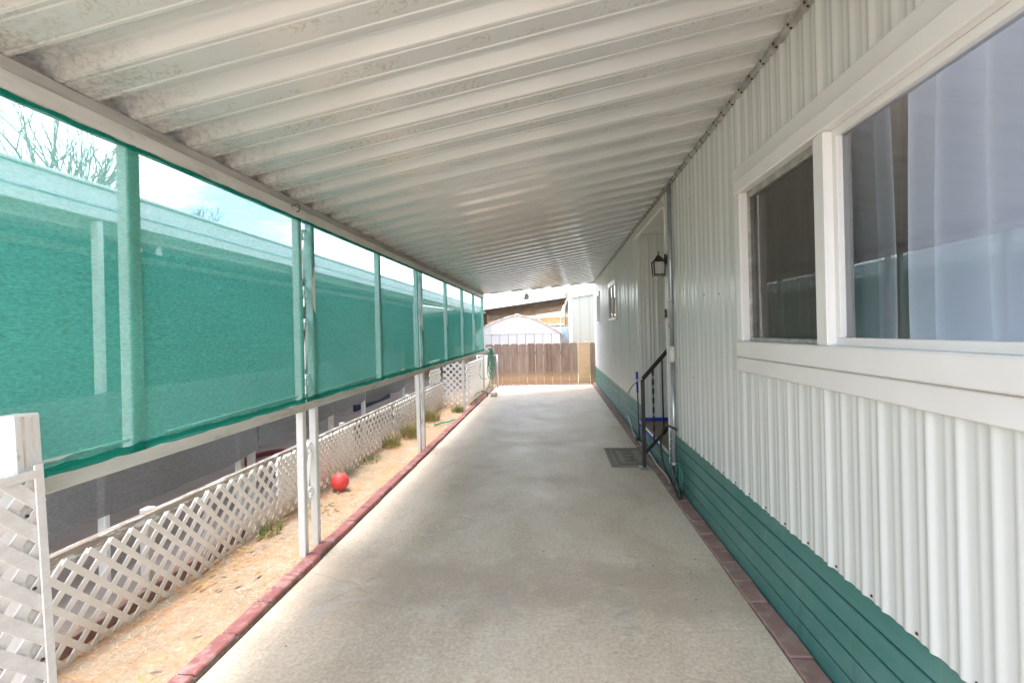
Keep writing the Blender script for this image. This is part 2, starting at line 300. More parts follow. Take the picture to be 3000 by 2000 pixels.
# ------------------------------------------------------------------ mesh helpers
def mesh(name, verts, faces, smooth=False):
    me = bpy.data.meshes.new(name); me.from_pydata([tuple(v) for v in verts], [], faces); me.update()
    if smooth:
        for p in me.polygons: p.use_smooth = True
    return me
BOXF = [(0, 1, 3, 2), (4, 6, 7, 5), (0, 4, 5, 1), (2, 3, 7, 6), (0, 2, 6, 4), (1, 5, 7, 3)]
def boxv(x0, x1, y0, y1, z0, z1):
    return [(x, y, z) for x in (x0, x1) for y in (y0, y1) for z in (z0, z1)]
UNIT = mesh('unit_slat', boxv(-.5, .5, -.5, .5, -.5, .5), BOXF)
VARIANT = {}
def rawobj(name, me, mat, parent=None, loc=(0, 0, 0), rot=(0, 0, 0), scale=(1, 1, 1)):
    if mat is not None:
        mm = M[mat] if isinstance(mat, str) else mat
        if len(me.materials) == 0: me.materials.append(mm)
        elif me.materials[0] is not mm:
            key = (me.name, mm.name)
            if key not in VARIANT:
                me2 = me.copy(); me2.materials.clear(); me2.materials.append(mm); VARIANT[key] = me2
            me = VARIANT[key]
    o = bpy.data.objects.new(name, me); COL.objects.link(o)
    o.location = loc; o.rotation_euler = rot; o.scale = scale
    if parent is not None: o.parent = parent
    return o
def worldloc(p):
    v = Vector((0, 0, 0))
    while p is not None: v += p.location; p = p.parent
    return v
def add(name, me, mat, parent=None, loc=(0, 0, 0), rot=(0, 0, 0), scale=(1, 1, 1)):
    """loc is a world position (ancestors unrotated)"""
    l = Vector(loc)
    if parent is not None: l = l - worldloc(parent)
    return rawobj(name, me, mat, parent, l, rot, scale)
def bevbox(sx, sy, sz, bev=.003):
    bm = bmesh.new(); bmesh.ops.create_cube(bm, size=1)
    bmesh.ops.scale(bm, vec=(sx, sy, sz), verts=bm.verts)
    if bev: bmesh.ops.bevel(bm, geom=bm.edges[:], offset=bev, segments=1, affect='EDGES')
    me = bpy.data.meshes.new('box'); bm.to_mesh(me); bm.free(); return me
def box(name, mat, parent, x0, x1, y0, y1, z0, z1, bev=.003):
    b_ = min(bev, .3*min(abs(x1-x0), abs(y1-y0), abs(z1-z0)))
    return add(name, bevbox(abs(x1-x0), abs(y1-y0), abs(z1-z0), b_), mat, parent, ((x0+x1)/2, (y0+y1)/2, (z0+z1)/2))
def tube_mesh(pts, r, n=8, closed=False, radii=None, cap=True):
    pts = [Vector(p) for p in pts]; V = []; Fc = []
    up = Vector((0, 0, 1)); prev = None
    for i, p in enumerate(pts):
        a = pts[max(i-1, 0)]; c = pts[min(i+1, len(pts)-1)]; d = (c-a)
        d = d.normalized() if d.length > 1e-9 else Vector((0, 0, 1))
        if prev is None:
            s = d.cross(up if abs(d.z) < .9 else Vector((1, 0, 0))).normalized()
        else:
            s = (prev - d*prev.dot(d)).normalized()
        prev = s; q = d.cross(s); rr = radii[i] if radii else r
        for k in range(n):
            an = 2*PI*k/n; V.append(p + s*math.cos(an)*rr + q*math.sin(an)*rr)
    for i in range(len(pts)-1):
        for k in range(n):
            k2 = (k+1) % n; Fc.append((i*n+k, i*n+k2, (i+1)*n+k2, (i+1)*n+k))
    if cap:
        Fc.append(tuple(range(n-1, -1, -1))); Fc.append(tuple((len(pts)-1)*n+k for k in range(n)))
    return mesh('tube', V, Fc, True)
def smoothpts(P, k=8):
    P = [Vector(p) for p in P]; R = []
    for i in range(len(P)-1):
        p0 = P[max(i-1, 0)]; p1 = P[i]; p2 = P[i+1]; p3 = P[min(i+2, len(P)-1)]
        for j in range(k):
            u = j/k
            R.append(.5*((2*p1)+(p2-p0)*u+(2*p0-5*p1+4*p2-p3)*u*u+(3*p1-p0-3*p2+p3)*u**3))
    R.append(P[-1]); return R
def tube(name, mat, parent, pts, r, n=8, radii=None, smooth=0):
    if smooth:
        n0 = len(pts); pts = smoothpts(pts, smooth)
        if radii:
            rr = []
            for i in range(len(pts)):
                u = i/(len(pts)-1)*(n0-1); k = min(int(u), n0-2); rr.append(radii[k]+(radii[k+1]-radii[k])*(u-k))
            radii = rr
    o0 = Vector(pts[0]); return add(name, tube_mesh([Vector(p)-o0 for p in pts], r, n, radii=radii), mat, parent, o0)
def prism(name, mat, parent, poly, axis, a, b_):
    """extrude a 2-D polygon along axis ('x': poly in (y,z); 'y': poly in (x,z); 'z': poly in (x,y))"""
    def P(u, v, w): return {'x': (w, u, v), 'y': (u, w, v), 'z': (u, v, w)}[axis]
    n = len(poly); V = [P(u, v, a) for u, v in poly]+[P(u, v, b_) for u, v in poly]
    c0 = Vector((sum(v[0] for v in V)/len(V), sum(v[1] for v in V)/len(V), sum(v[2] for v in V)/len(V)))
    Fc = [tuple(range(n)), tuple(range(2*n-1, n-1, -1))]+[(i, n+i, n+(i+1) % n, (i+1) % n) for i in range(n)]
    me = mesh('prism', [Vector(v)-c0 for v in V], Fc)
    bm = bmesh.new(); bm.from_mesh(me); bmesh.ops.recalc_face_normals(bm, faces=bm.faces[:]); bm.to_mesh(me); bm.free()
    return add(name, me, mat, parent, c0)
def thing(name, label, cat, loc=(0, 0, 0), group=None, rot=(0, 0, 0)):
    o = bpy.data.objects.new(name, None); COL.objects.link(o); o.location = loc; o.rotation_euler = rot
    o.empty_display_size = .1; o['label'] = label; o['category'] = cat
    if group: o['group'] = group
    return o
def tag(o, label, cat, group=None):
    o['label'] = label; o['category'] = cat
    if group: o['group'] = group
    return o
def struct(o): o['kind'] = 'structure'; return o

# ------------------------------------------------------------------ ground
def groundgrid():
    # soil, finer and gently uneven beside the drive
    V = []; Fc = []
    xs = [-300, -60, -20, -8]+[-5.6+.2*i for i in range(17)]+[-2.3+.05*i for i in range(17)]+[-1.42, 1.0, 6, 20, 60, 300]
    ys = [-300, -60, -12, -3]+[0+.12*i for i in range(110)]+[13.4, 14, 16, 22, 60, 300]
    for x in xs:
        for y in ys:
            z = .0
            if -2.3 <= x <= -1.5 and 0 < y < 12: z = .012+.012*math.sin(x*9+y*2.1)*math.sin(y*3.3+x*4)+random.uniform(-.004, .004)
            elif x > -1.45 or x < -2.4: z = -.012
            V.append((x, y, z))
    n = len(ys)
    for i in range(len(xs)-1):
        for j in range(n-1): Fc.append((i*n+j, (i+1)*n+j, (i+1)*n+j+1, i*n+j+1))
    return mesh('ground', V, Fc, True)
struct(rawobj('ground', groundgrid(), 'soil'))
struct(box('driveway_slab', 'concrete', None, -1.49, .95, -8, 12.86, -.1, 0, .004))
struct(box('neighbour_driveway', 'ndrive', None, -5.2, -2.22, -4, 15, -.1, .002, 0))

# kerb: thing with bricks
kb = thing('brick_kerb', 'red painted brick kerb between concrete drive and dry soil', 'kerb', (-1.53, 6, 0))
box('mortar_bed', 'mortar', kb, -1.572, -1.491, .3, 12.0, -.08, .016, 0)
KB = bevbox(.082, .268, .05, .006)
y = .40; i = 0
while y < 12.0:
    add('brick', KB, 'kerb', kb, (-1.532+random.uniform(-.004, .004), y, .008+random.uniform(-.003, .003)), (random.uniform(-.008, .008), random.uniform(-.02, .02), random.uniform(-.012, .012)), (1, .99, 1))
    y += .2735
pv = thing('paver_edging', 'row of dusty red pavers along the green house skirt', 'edging', (.995, 6, 0))
box('mortar_bed', 'mortar', pv, .951, 1.06, -.5, 12.9, -.08, -.004, 0)
PB = bevbox(.096, .205, .05, .005)
y = .2; i = 0
while y < 12.85:
    ln = 1.0 if i != 8 else .5
    if not (5.05 < y < 5.95):
        pass
    add('brick', PB, 'paver', pv, (1.001+random.uniform(-.003, .003), y, -.014+random.uniform(-.003, .003)), (random.uniform(-.01, .01), random.uniform(-.015, .015), random.uniform(-.015, .015)), (1, ln, 1))
    y += .212 if ln == 1 else .16; i += 1
fs = thing('fence_footing', 'low pale pinkish brick strip at the foot of the wood fence', 'footing', (-.3, 12.95, 0))
FBm = bevbox(.2, .085, .06, .004)
for k in range(12):
    add('brick', FBm, M['paver'], fs, (-1.42+.212*k, 12.925, .0))

# ------------------------------------------------------------------ carport awning
def zw(y): return 2.725-.0095*(y-2)          # pan underside at the house wall
def zb(y): return 2.235+.0035*(y-1.3)        # pan underside over the beam
cp = thing('carport_awning', 'white ribbed metal carport awning with dirty beam over the driveway', 'carport', (-1.6, 6, 0))
PER = .2855
PROF = [(-.006, .002), (0, 0), (.010, 0), (.013, .005), (.019, .005), (.022, 0), (.112, 0), (.115, .005), (.121, .005), (.124, 0), (.136, 0), (.142, .004), (.160, .050), (.168, .056), (.245, .058), (.254, .052), (.2795, .004), (PER, 0)]
XW, XE = 1.075, -1.74
y = .0405
npan = 0
while y < 12.75:
    yc = y+PER/2
    xl = XE
    if yc > 11.2: xl = max(XE, -1.62+(yc-11.2)*(2.65/1.62))
    if xl < XW-.1:
        a_w, a_b = zw(yc), zb(yc); sl = (a_w-a_b)/(XW+1.57)
        V = []; Fc = []; n = len(PROF); cols = 7
        for c_ in range(cols):
            x = XW+(xl-XW)*c_/(cols-1)
            for (py, pz) in PROF: V.append((x, py, (x-XW)*sl+pz))
        for c_ in range(cols-1):
            for k in range(n-1): Fc.append((c_*n+k, c_*n+k+1, (c_+1)*n+k+1, (c_+1)*n+k))
        add('roof_panel', mesh('pan', V, Fc), 'pan', cp, (0, y, a_w))
        npan += 1
    y += PER
Y0R, Y1R = .045, 11.2
# beam: painted lower band, grimy upper lip, then outer gutter
def longbar(name, mat, x0, x1, za, zb_, ya=Y0R, yb=Y1R, off=0):
    V = []
    for yy_ in (ya, yb):
        zz = zb(yy_)-2.235
        V += [(x0, yy_, za+zz), (x1, yy_, za+zz), (x1, yy_, zb_+zz), (x0, yy_, zb_+zz)]
    c0 = Vector(((x0+x1)/2, (ya+yb)/2, (za+zb_)/2))
    me = mesh(name, [Vector(v)-c0 for v in V], [(0, 1, 2, 3), (7, 6, 5, 4), (0, 4, 5, 1), (1, 5, 6, 2), (2, 6, 7, 3), (3, 7, 4, 0)])
    return add(name, me, mat, cp, c0)
longbar('beam', 'beam', -1.625, -1.560, 2.135, 2.188)
longbar('beam_lip', 'beam_top', -1.625, -1.566, 2.189, 2.232)
longbar('gutter', 'white', -1.80, -1.745, 2.258, 2.34)
# bottom rail
rl = add('bottom_rail', bevbox(.05, 10.2, .052, .003), 'rail', cp, (-1.592, 6.06, .958))
# wall flange
V = []
for yy_ in (Y0R, 12.8):
    z = zw(yy_); V += [(1.045, yy_, z-.035), (1.082, yy_, z-.035), (1.082, yy_, z-.002), (1.045, yy_, z-.008)]
add('wall_flange', mesh('flange', V, [(0, 1, 2, 3), (7, 6, 5, 4), (0, 4, 5, 1), (1, 5, 6, 2), (2, 6, 7, 3), (3, 7, 4, 0)]), 'flange', cp)
V = []; Fc = []
yy_ = .1
while yy_ < 12.7:
    z = zw(yy_)-.036; k = len(V); s = .007
    V += [(1.05, yy_-s, z), (1.05, yy_+s, z), (1.05+2*s, yy_, z), (1.057, yy_, z-.008)]
    V += [(1.044, yy_-s, z+.008), (1.044, yy_+s, z+.008), (1.044, yy_, z+.024), (1.036, yy_, z+.015)]
    Fc += [(k, k+1, k+3), (k+1, k+2, k+3), (k+2, k, k+3), (k+4, k+5, k+7), (k+5, k+6, k+7), (k+6, k+4, k+7)]; yy_ += PER/2
o = add('screws', mesh('screws', V, Fc), 'dark', cp); o['kind'] = 'stuff'
# far fascia along the skewed end
p0 = Vector((-1.74, 11.13, zb(11.2))); p1 = Vector((1.075, 12.86, zw(12.8)))
d = (p1-p0); nrm = Vector((-d.y, d.x, 0)).normalized()*.012
V = [p0, p1, p1+nrm, p0+nrm]; V = [v+Vector((0, 0, -.035)) for v in V]+[v+Vector((0, 0, .065)) for v in V]
add('end_fascia', mesh('fascia', V, [(3, 2, 1, 0), (4, 5, 6, 7), (0, 1, 5, 4), (1, 2, 6, 5), (2, 3, 7, 6), (3, 0, 4, 7)]), 'rail', cp)
# posts and mullions
def post(name, yc, w, z0, d=.045, x=-1.602):
    zt = zb(yc)-.103
    return add(name, bevbox(d, w, zt-z0, .004), 'white', cp, (x, yc, (zt+z0)/2))
def scroll(yc, z, h, flip=1):
    P = []
    for k in range(22):          # S-scroll bent flat bar in the (y,z) plane
        a = k/21
        if a < .42:
            an = PI*1.9*(1-a/.42); r = .018+.022*(a/.42); P.append((yc-.028+.028+r*math.cos(an)*flip, z+h-.05+r*math.sin(an)*1.25))
        else:
            u = (a-.42)/.58; P.append((yc+(.04-.07*u)*flip, z+h-.05-u*(h-.06)))
    V = []; Fc = []
    for (yy_, zz) in P: V += [(-1.616, yy_, zz), (-1.590, yy_, zz), (-1.590, yy_+.0035, zz+.002), (-1.616, yy_+.0035, zz+.002)]
    for i in range(len(P)-1):
        for k in range(4): Fc.append((i*4+k, i*4+(k+1) % 4, i*4+4+(k+1) % 4, i*4+4+k))
    return mesh('scroll', V, Fc)
for (ya, yb) in ((3.0, 3.165), (5.70, 5.89)):
    for yy_ in (ya, yb): post('post', yy_, .046, -.03)
    ym = (ya+yb)/2
    for z, h, fl in ((.30, .13, 1), (.42, .30, 1), (1.02, .14, 1), (1.18, .34, 1), (1.58, .15, 1), (1.76, .34, 1)):
        add('scroll', scroll(ym, z, h, fl), 'white', cp)
post('post', 8.62, .05, -.03); post('post', 11.12, .05, -.03)
post('mullion', 1.758, .062, .985); post('mullion', 4.43, .05, .985); post('mullion', 7.28, .05, .985); post('mullion', 9.85, .045, .985)
tube('hook', 'dark', cp, [(-1.556, 2.86, 2.185), (-1.54, 2.86, 2.19), (-1.53, 2.89, 2.205), (-1.535, 2.92, 2.19), (-1.54, 2.915, 2.165), (-1.54, 2.89, 2.16)], .0028, 6, smooth=4)

# green shade cloth panels (stretched between the posts, inside face)
def clothpanel(label, ya, yb, za, zb_, x=-1.574, sag=.012):
    V = []; Fc = []; nu = max(8, int((yb-ya)/.06)); nv = 16
    for i in range(nu+1):
        for j in range(nv+1):
            u, v_ = i/nu, j/nv
            yy_ = ya+(yb-ya)*u; zz = za+(zb_-za)*v_+(zb(yy_)-2.235)*v_
            zz += .006*math.sin(yy_*7.3)*(1-v_)**6
            V.append((x+sag*math.sin(PI*u)*math.sin(PI*v_)*-.6+.007*math.sin(yy_*5+zz*4)*math.sin(PI*v_)+.003*math.sin(yy_*14-zz*9)*math.sin(PI*v_), yy_, zz))
    for i in range(nu):
        for j in range(nv): Fc.append((i*(nv+1)+j, (i+1)*(nv+1)+j, (i+1)*(nv+1)+j+1, i*(nv+1)+j+1))
    o = tag(rawobj('shade_cloth', mesh('cloth', V, Fc, True), 'gcloth'), label, 'shade screen', 'green shade screens along the carport')
    # folded hem strip along the bottom and top
    for nm, z0, z1 in (('bottom_hem', za-.002, za+.030), ('top_hem', zb_-.018, zb_-.002)):
        V = []; Fc = []
        n = 14
        for i in range(n+1):
            yy_ = ya+(yb-ya)*i/n; dz = zb(yy_)-2.235 if nm == 'top_hem' else 0
            V += [(x+.006, yy_, z0+dz+.004*math.sin(i*1.7)), (x+.006, yy_, z1+dz+.004*math.sin(i*2.3))]
        for i in range(n): Fc.append((2*i, 2*i+2, 2*i+3, 2*i+1))
        h = rawobj(nm, mesh('hem', V, Fc), 'ghem', o)
    add('batten', bevbox(.004, (yb-ya)*.84, .011, .001), 'white', o, (x-.004, (ya+yb)/2+.02, za+.046), (.008, 0, 0))
    return o
bays = [(.95, 1.758, 'green shade screen nearest the camera, behind the leaning gate post'),
        (1.758, 3.0, 'green shade screen between the widest mullion and the first scroll post pair'),
        (3.015, 4.43, 'green shade screen just beyond the first scroll post pair'),
        (4.43, 5.70, 'green shade screen just before the second scroll post pair'),
        (5.72, 7.28, 'green shade screen just beyond the second scroll post pair'),
        (7.28, 8.62, 'green shade screen, third from the far end of the row'),
        (8.62, 9.85, 'green shade screen, next to last before the coiled hose'),
        (9.85, 11.12, 'green shade screen at the far end beside the coiled hose')]
for a_, b_, lab in bays: clothpanel(lab, a_, b_, .984, 2.135)

# ------------------------------------------------------------------ mobile home
mh = thing('mobile_home', 'white ribbed metal mobile home with green lapped skirt', 'mobile home', (2.6, 6, 0))
SP = .1065
def sprof(u):
    k = (u/SP) % 1.0
    g_ = lambda c_, w: math.exp(-(min(abs(k-c_), 1-abs(k-c_))/w)**2)
    q_ = (1.0, .8, .9, 1.35, .75, .95, 1.1, .7)[int(math.floor(u/SP)) % 8]
    return .0095*q_*(g_(.30, .13)+.42*g_(.70, .085)+.10*g_(.52, .03))
def siding(name, y0, y1, z0, z1, x=1.072, mat='siding', parent=None, axis='y'):
    n = max(2, int(round((y1-y0)/(SP/14)))); V = []; Fc = []
    for i in range(n+1):
        u = y0+(y1-y0)*i/n; d = sprof(u)
        for z in (z0, z1): V.append((x-d, u, z) if axis == 'y' else (u, x-d, z))
    for i in range(n):
        Fc.append((2*i, 2*i+1, 2*i+3, 2*i+2) if axis == 'y' else (2*i, 2*i+2, 2*i+3, 2*i+1))
    c0 = Vector(((V[0][0]), V[0][1], z0))
    return add(name, mesh('siding', [Vector(v)-c0 for v in V], Fc, True), mat, parent or mh, c0)
SX = 1.072; ZT = 2.92; ZS = .445
W1 = (.35, 2.93, 1.17, 2.27); W2 = (8.42, 9.50, 1.60, 2.22); W3 = (11.42, 11.98, 1.58, 2.24)
AL = (4.79, 6.36)
def wallrun(y0, y1, holes=()):
    edges = [y0]
    for h in holes: edges += [h[0], h[1]]
    edges.append(y1)
    for i in range(0, len(edges), 2):
        a_, b_ = edges[i], edges[i+1]
        k = max(1, int(round((b_-a_)/1.17)))
        for j in range(k):
            siding('siding_panel', a_+(b_-a_)*j/k, a_+(b_-a_)*(j+1)/k, ZS, ZT)
    for h in holes:
        siding('siding_panel', h[0], h[1], ZS, h[2]); siding('siding_panel', h[0], h[1], h[3], ZT)
wallrun(-2, AL[0], [W1]); wallrun(AL[1], 13.12, [W2, W3])
siding('siding_panel', AL[0], AL[1], 2.60, ZT)
# skirt: lapped boards
nb = 5; bh = .455/nb
for (ya, yb) in ((-2, AL[0]), (AL[1], 13.12)):
    for k in range(nb):
        z0 = -.01+bh*k; xo = 1.068+.0035*k
        prof = [(xo-.006, z0+.008), (xo-.010, z0+.010), (xo-.004, z0+bh-.009), (xo+.0, z0+bh-.006), (xo+.016, z0+bh-.006), (xo+.016, z0+.008)]
        prism('skirt_board', 'skirt', mh, prof, 'y', ya, yb)
box('skirt_backing', 'skirt', mh, 1.088, 1.094, -2, AL[0]-.001, -.02, .47, 0); box('skirt_backing', 'skirt', mh, 1.088, 1.094, AL[1]+.001, 13.1, -.02, .47, 0)
# skirt in front of the alcove (lower)
for k in range(2):
    z0 = -.01+bh*k; xo = 1.068+.0035*k
    prism('skirt_board', 'skirt', mh, [(xo-.006, z0+.008), (xo-.010, z0+.010), (xo-.004, z0+bh-.009), (xo+.0, z0+bh-.006), (xo+.016, z0+bh-.006), (xo+.016, z0+.008)], 'y', AL[0]+.003, AL[1]-.003)
# alcove
ZF = .235
siding('alcove_side', 1.08, 1.98, ZF, 2.585, x=AL[1]-.002, axis='x')
add('alcove_side', mesh('s', [(1.082, AL[0]+.002, ZF), (1.98, AL[0]+.002, ZF), (1.98, AL[0]+.002, 2.59), (1.082, AL[0]+.002, 2.59)], [(0, 1, 2, 3)]), 'siding', mh)
siding('alcove_back', AL[0], AL[1], ZF, 2.585, x=1.98)
box('alcove_ceiling', 'white', mh, 1.083, 2.0, AL[0]+.003, AL[1]-.003, 2.586, 2.60, 0)
box('header_trim', 'beam', mh, 1.045, 1.082, AL[0], AL[1], 2.555, 2.64, .004)
box('header_trim', 'white', mh, 1.04, 1.075, AL[0]+.02, AL[1], 2.525, 2.553, .004)
box('alcove_floor', 'step', mh, 1.062, 2.0, AL[0]+.003, AL[1]-.003, .19, ZF, 0)
box('step_nosing', 'bare', mh, 1.043, 1.061, AL[0]+.01, AL[1]-.01, .205, .239, .002)
box('nosing_tape', 'blue', mh, 1.039, 1.0425, 5.15, AL[1]-.015, .188, .226, .0)
box('floor_tape', 'blue', mh, 1.063, 1.975, AL[1]-.028, AL[1]-.014, ZF+.001, ZF+.045, 0)
add('step_riser', bevbox(.40, .55, .33, .006), 'rubber', mh, (1.62, 5.20, ZF+.166))
dr = box('door', 'white', mh, 1.93, 1.968, 4.98, 5.90, .60, 2.45, .004)
for (a_, b_, c_, e_) in ((5.06, 5.40, .7, 1.35), (5.48, 5.82, .7, 1.35), (5.06, 5.40, 1.5, 2.3), (5.48, 5.82, 1.5, 2.3)):
    box('door_panel', 'white', dr, 1.922, 1.929, a_, b_, c_, e_, .003)
box('door_handle', 'galv', dr, 1.90, 1.929, 5.84, 5.87, 1.40, 1.46, .004)
box('corner_trim', 'vinyl', mh, 1.062, 1.084, AL[0]-.006, AL[0]+.006, .12, 2.55, .002)
box('corner_trim', 'siding', mh, 1.066, 1.09, AL[1]-.004, AL[1]+.028, ZS, 2.56, .002)
box('corner_trim', 'vinyl', mh, 1.060, 1.10, 13.10, 13.14, ZS, 2.6, .003)
def screwset(pts):
    V = []; Fc = []
    for (x, y_, z) in pts:
        k = len(V); r = .0065
        for j in range(6): V.append((x, y_+r*math.cos(j*PI/3), z+r*math.sin(j*PI/3)))
        V.append((x-.006, y_, z))
        for j in range(6): Fc.append((k+j, k+6, k+(j+1) % 6))
    return mesh('screws', V, Fc)
sp_ = []
kk = 0
while kk*SP*2 < 13:
    yy_ = (kk*2+.92)*SP
    if not (AL[0]-.02 < yy_ < AL[1]+.03): sp_.append((1.0705, yy_, ZS+.016))
    kk += 1
for z in (1.02, 1.62, 2.38):
    for q in range(40):
        yy_ = (q*3+.92)*SP
        if AL[0]-.02 < yy_ < AL[1]+.03 or yy_ < 3.0 or random.random() < .55: continue
        sp_.append((1.0705, yy_, z+random.uniform(-.03, .03)))
o = add('siding_screws', screwset(sp_), 'dark', mh); o['kind'] = 'stuff'
# body behind the skin
box('home_roof', 'shed', mh, 1.12, 5.2, -2, 13.12, 2.93, 3.0, 0)
box('back_wall', 'nsiding', mh, 5.1, 5.2, 3.2, 13.12, 0, 2.92, 0)
box('back_wall', 'nsiding', mh, 5.1, 5.2, -2, 3.2, 0, .55, 0)  # wall left open above this to let sky light backlight the curtains
box('back_wall', 'nsiding', mh, 5.1, 5.2, -2, 3.2, 2.75, 2.92, 0)
box('end_wall', 'nsiding', mh, 1.10, 5.1, 13.05, 13.10, 0, 2.92, 0)
box('end_wall', 'nsiding', mh, 1.10, 5.1, -2, -1.95, 0, 2.92, 0)
box('room_floor', 'room', mh, 1.13, 5.1, -1.95, AL[0]-.02, .55, .6, 0)
box('room_wall', 'room', mh, 1.13, 5.1, 3.3, 3.35, .6, 2.92, 0)
box('room_floor', 'room', mh, 1.13, 5.1, 6.5, 13.05, .55, .6, 0)
box('room_wall', 'room', mh, 2.2, 2.25, 6.5, 13.05, .6, 2.92, 0)

# big window
def frame_bars(parent, x0, x1, y0, y1, z0, z1, w, mat='vinyl', name='frame_bar', wt=None):
    wt = wt or w
    box(name, mat, parent, x0, x1, y0, y1, z0, z0+w); box(name, mat, parent, x0, x1, y0, y1, z1-wt, z1)
    box(name, mat, parent, x0, x1, y0, y0+w, z0+w+.0005, z1-wt-.0005); box(name, mat, parent, x0, x1, y1-w, y1, z0+w+.0005, z1-wt-.0005)
w1 = box('window', 'vinyl', mh, 1.040, 1.074, W1[0]+.06, W1[1]+.01, 1.148, 1.225, .004)     # sill board carries the window
box('trim_board', 'vinyl', w1, 1.046, 1.073, W1[0], W1[1]+.03, 2.212, 2.292, .003)
box('trim_board', 'vinyl', w1, 1.052, 1.074, W1[1]-.045, W1[1]+.006, 1.232, 2.208, .003)
box('frame_bar', 'vinyl', w1, 1.020, 1.12, W1[0], 2.872, 1.231, 1.318, .006)
box('frame_bar', 'vinyl', w1, 1.020, 1.12, W1[0], 2.872, 2.128, 2.205, .006)
box('frame_bar', 'vinyl', w1, 1.022, 1.118, 2.79, 2.868, 1.3185, 2.1275, .006)
box('mullion', 'vinyl', w1, 1.026, 1.115, 1.955, 2.035, 1.3185, 2.1275, .006)
frame_bars(w1, 1.056, 1.10, .40, 1.954, 1.3185, 2.1275, .03, name='sash_bar')
frame_bars(w1, 1.062, 1.098, 2.036, 2.789, 1.3185, 2.1275, .02, mat='flange', name='screen_bar', wt=.035)
add('pane', mesh('pane', [(1.078, .43, 1.349), (1.078, 1.924, 1.349), (1.078, 1.924, 2.098), (1.078, .43, 2.098)], [(0, 3, 2, 1)]), 'glass', w1)
add('pane', mesh('pane', [(1.092, 2.056, 1.339), (1.092, 2.769, 1.339), (1.092, 2.769, 2.0925), (1.092, 2.056, 2.0925)], [(0, 3, 2, 1)]), 'glass', w1)
add('insect_screen', mesh('scr', [(1.072, 2.056, 1.339), (1.072, 2.769, 1.339), (1.072, 2.769, 2.0925), (1.072, 2.056, 2.0925)], [(0, 3, 2, 1)]), 'screen', w1)
def curtain(name, label, y0, y1, mat, x=1.20, amp=.022, f=42, ph=0, zt=2.22):
    V = []; Fc = []; n = int((y1-y0)/.008); nz_ = 10
    for i in range(n+1):
        for j in range(nz_+1):
            yy_ = y0+(y1-y0)*i/n; z = 1.22+(zt-1.22)*j/nz_; sp_ = 1+.25*(1-j/nz_)
            d = amp*sp_*(math.sin(yy_*f+ph+.5*math.sin(yy_*9))+.45*math.sin(yy_*f*.47+1.3+.25*z))
            V.append((x+d, yy_+.012*math.sin(z*3+i*.02), z))
    for i in range(n):
        for j in range(nz_): Fc.append((i*(nz_+1)+j, i*(nz_+1)+j+1, (i+1)*(nz_+1)+j+1, (i+1)*(nz_+1)+j))
    return tag(rawobj(name, mesh('curtain', V, Fc, True), mat), label, 'curtain')
curtain('curtain', 'pale lilac gathered curtain behind the large window pane', .35, 1.72, 'curtain', x=1.175, amp=.042, f=40)
curtain('curtain', 'narrow grey lilac curtain edge beside the window mullion', 1.79, 2.02, 'curtain', x=1.16, amp=.012, f=70, ph=1)
curtain('curtain', 'brown grey curtain behind the screened sliding pane', 2.03, 2.86, 'darkcurt', x=1.17, amp=.016, f=48)
curtain('curtain', 'dark added sheet standing for room shade in the gap between the lilac curtains', 1.74, 2.34, 'darkcurt', x=1.30, amp=.012, f=40, zt=2.7)  # sheet added so the gap reads as dark room shade
# small windows
def small_window(W, lbl):
    y0, y1, z0, z1 = W
    f_ = box('window', 'vinyl', mh, 1.040, 1.10, y0, y1, z0-.04, z0, .004)
    box('frame_bar', 'vinyl', f_, 1.040, 1.10, y0, y1, z1-.05, z1+.03)
    box('frame_bar', 'vinyl', f_, 1.044, 1.10, y0, y0+.05, z0+.001, z1-.051); box('frame_bar', 'vinyl', f_, 1.044, 1.10, y1-.05, y1, z0+.001, z1-.051)
    box('mullion', 'vinyl', f_, 1.05, 1.095, (y0+y1)/2-.02, (y0+y1)/2+.02, z0+.001, z1-.051)
    add('pane', mesh('pane', [(1.07, y0+.05, z0), (1.07, y1-.05, z0), (1.07, y1-.05, z1-.05), (1.07, y0+.05, z1-.05)], [(0, 3, 2, 1)]), 'glass', f_)
    return f_
small_window(W2, ''); small_window(W3, '')

# ------------------------------------------------------------------ on and by the house wall
# conduit
pp = thing('conduit_pipe', 'grey galvanised conduit pipe running up the house wall', 'pipe', (1.03, 4.44, .03))
tube('pipe', 'galv', pp, [(1.03, 4.44, .05), (1.031, 4.44, 1.14)], .021, 14)
tube('pipe', 'galv', pp, [(1.031, 4.44, 1.22), (1.033, 4.44, 2.66)], .019, 14)
tube('coupling', 'pvc', pp, [(1.031, 4.44, 1.10), (1.031, 4.44, 1.235)], .0245, 14)
tube('coupling', 'galv', pp, [(1.032, 4.44, 1.60), (1.032, 4.44, 1.625)], .0225, 14)
tube('coupling', 'galv', pp, [(1.032, 4.44, 1.995), (1.032, 4.44, 2.01)], .0215, 14)
cl = tube('clamp', 'flange', pp, [(1.03, 4.44, .205), (1.03, 4.44, .225)], .026, 14)
tube('bolt', 'bare', cl, [(1.0, 4.40, .215), (1.075, 4.41, .215)], .005, 6)
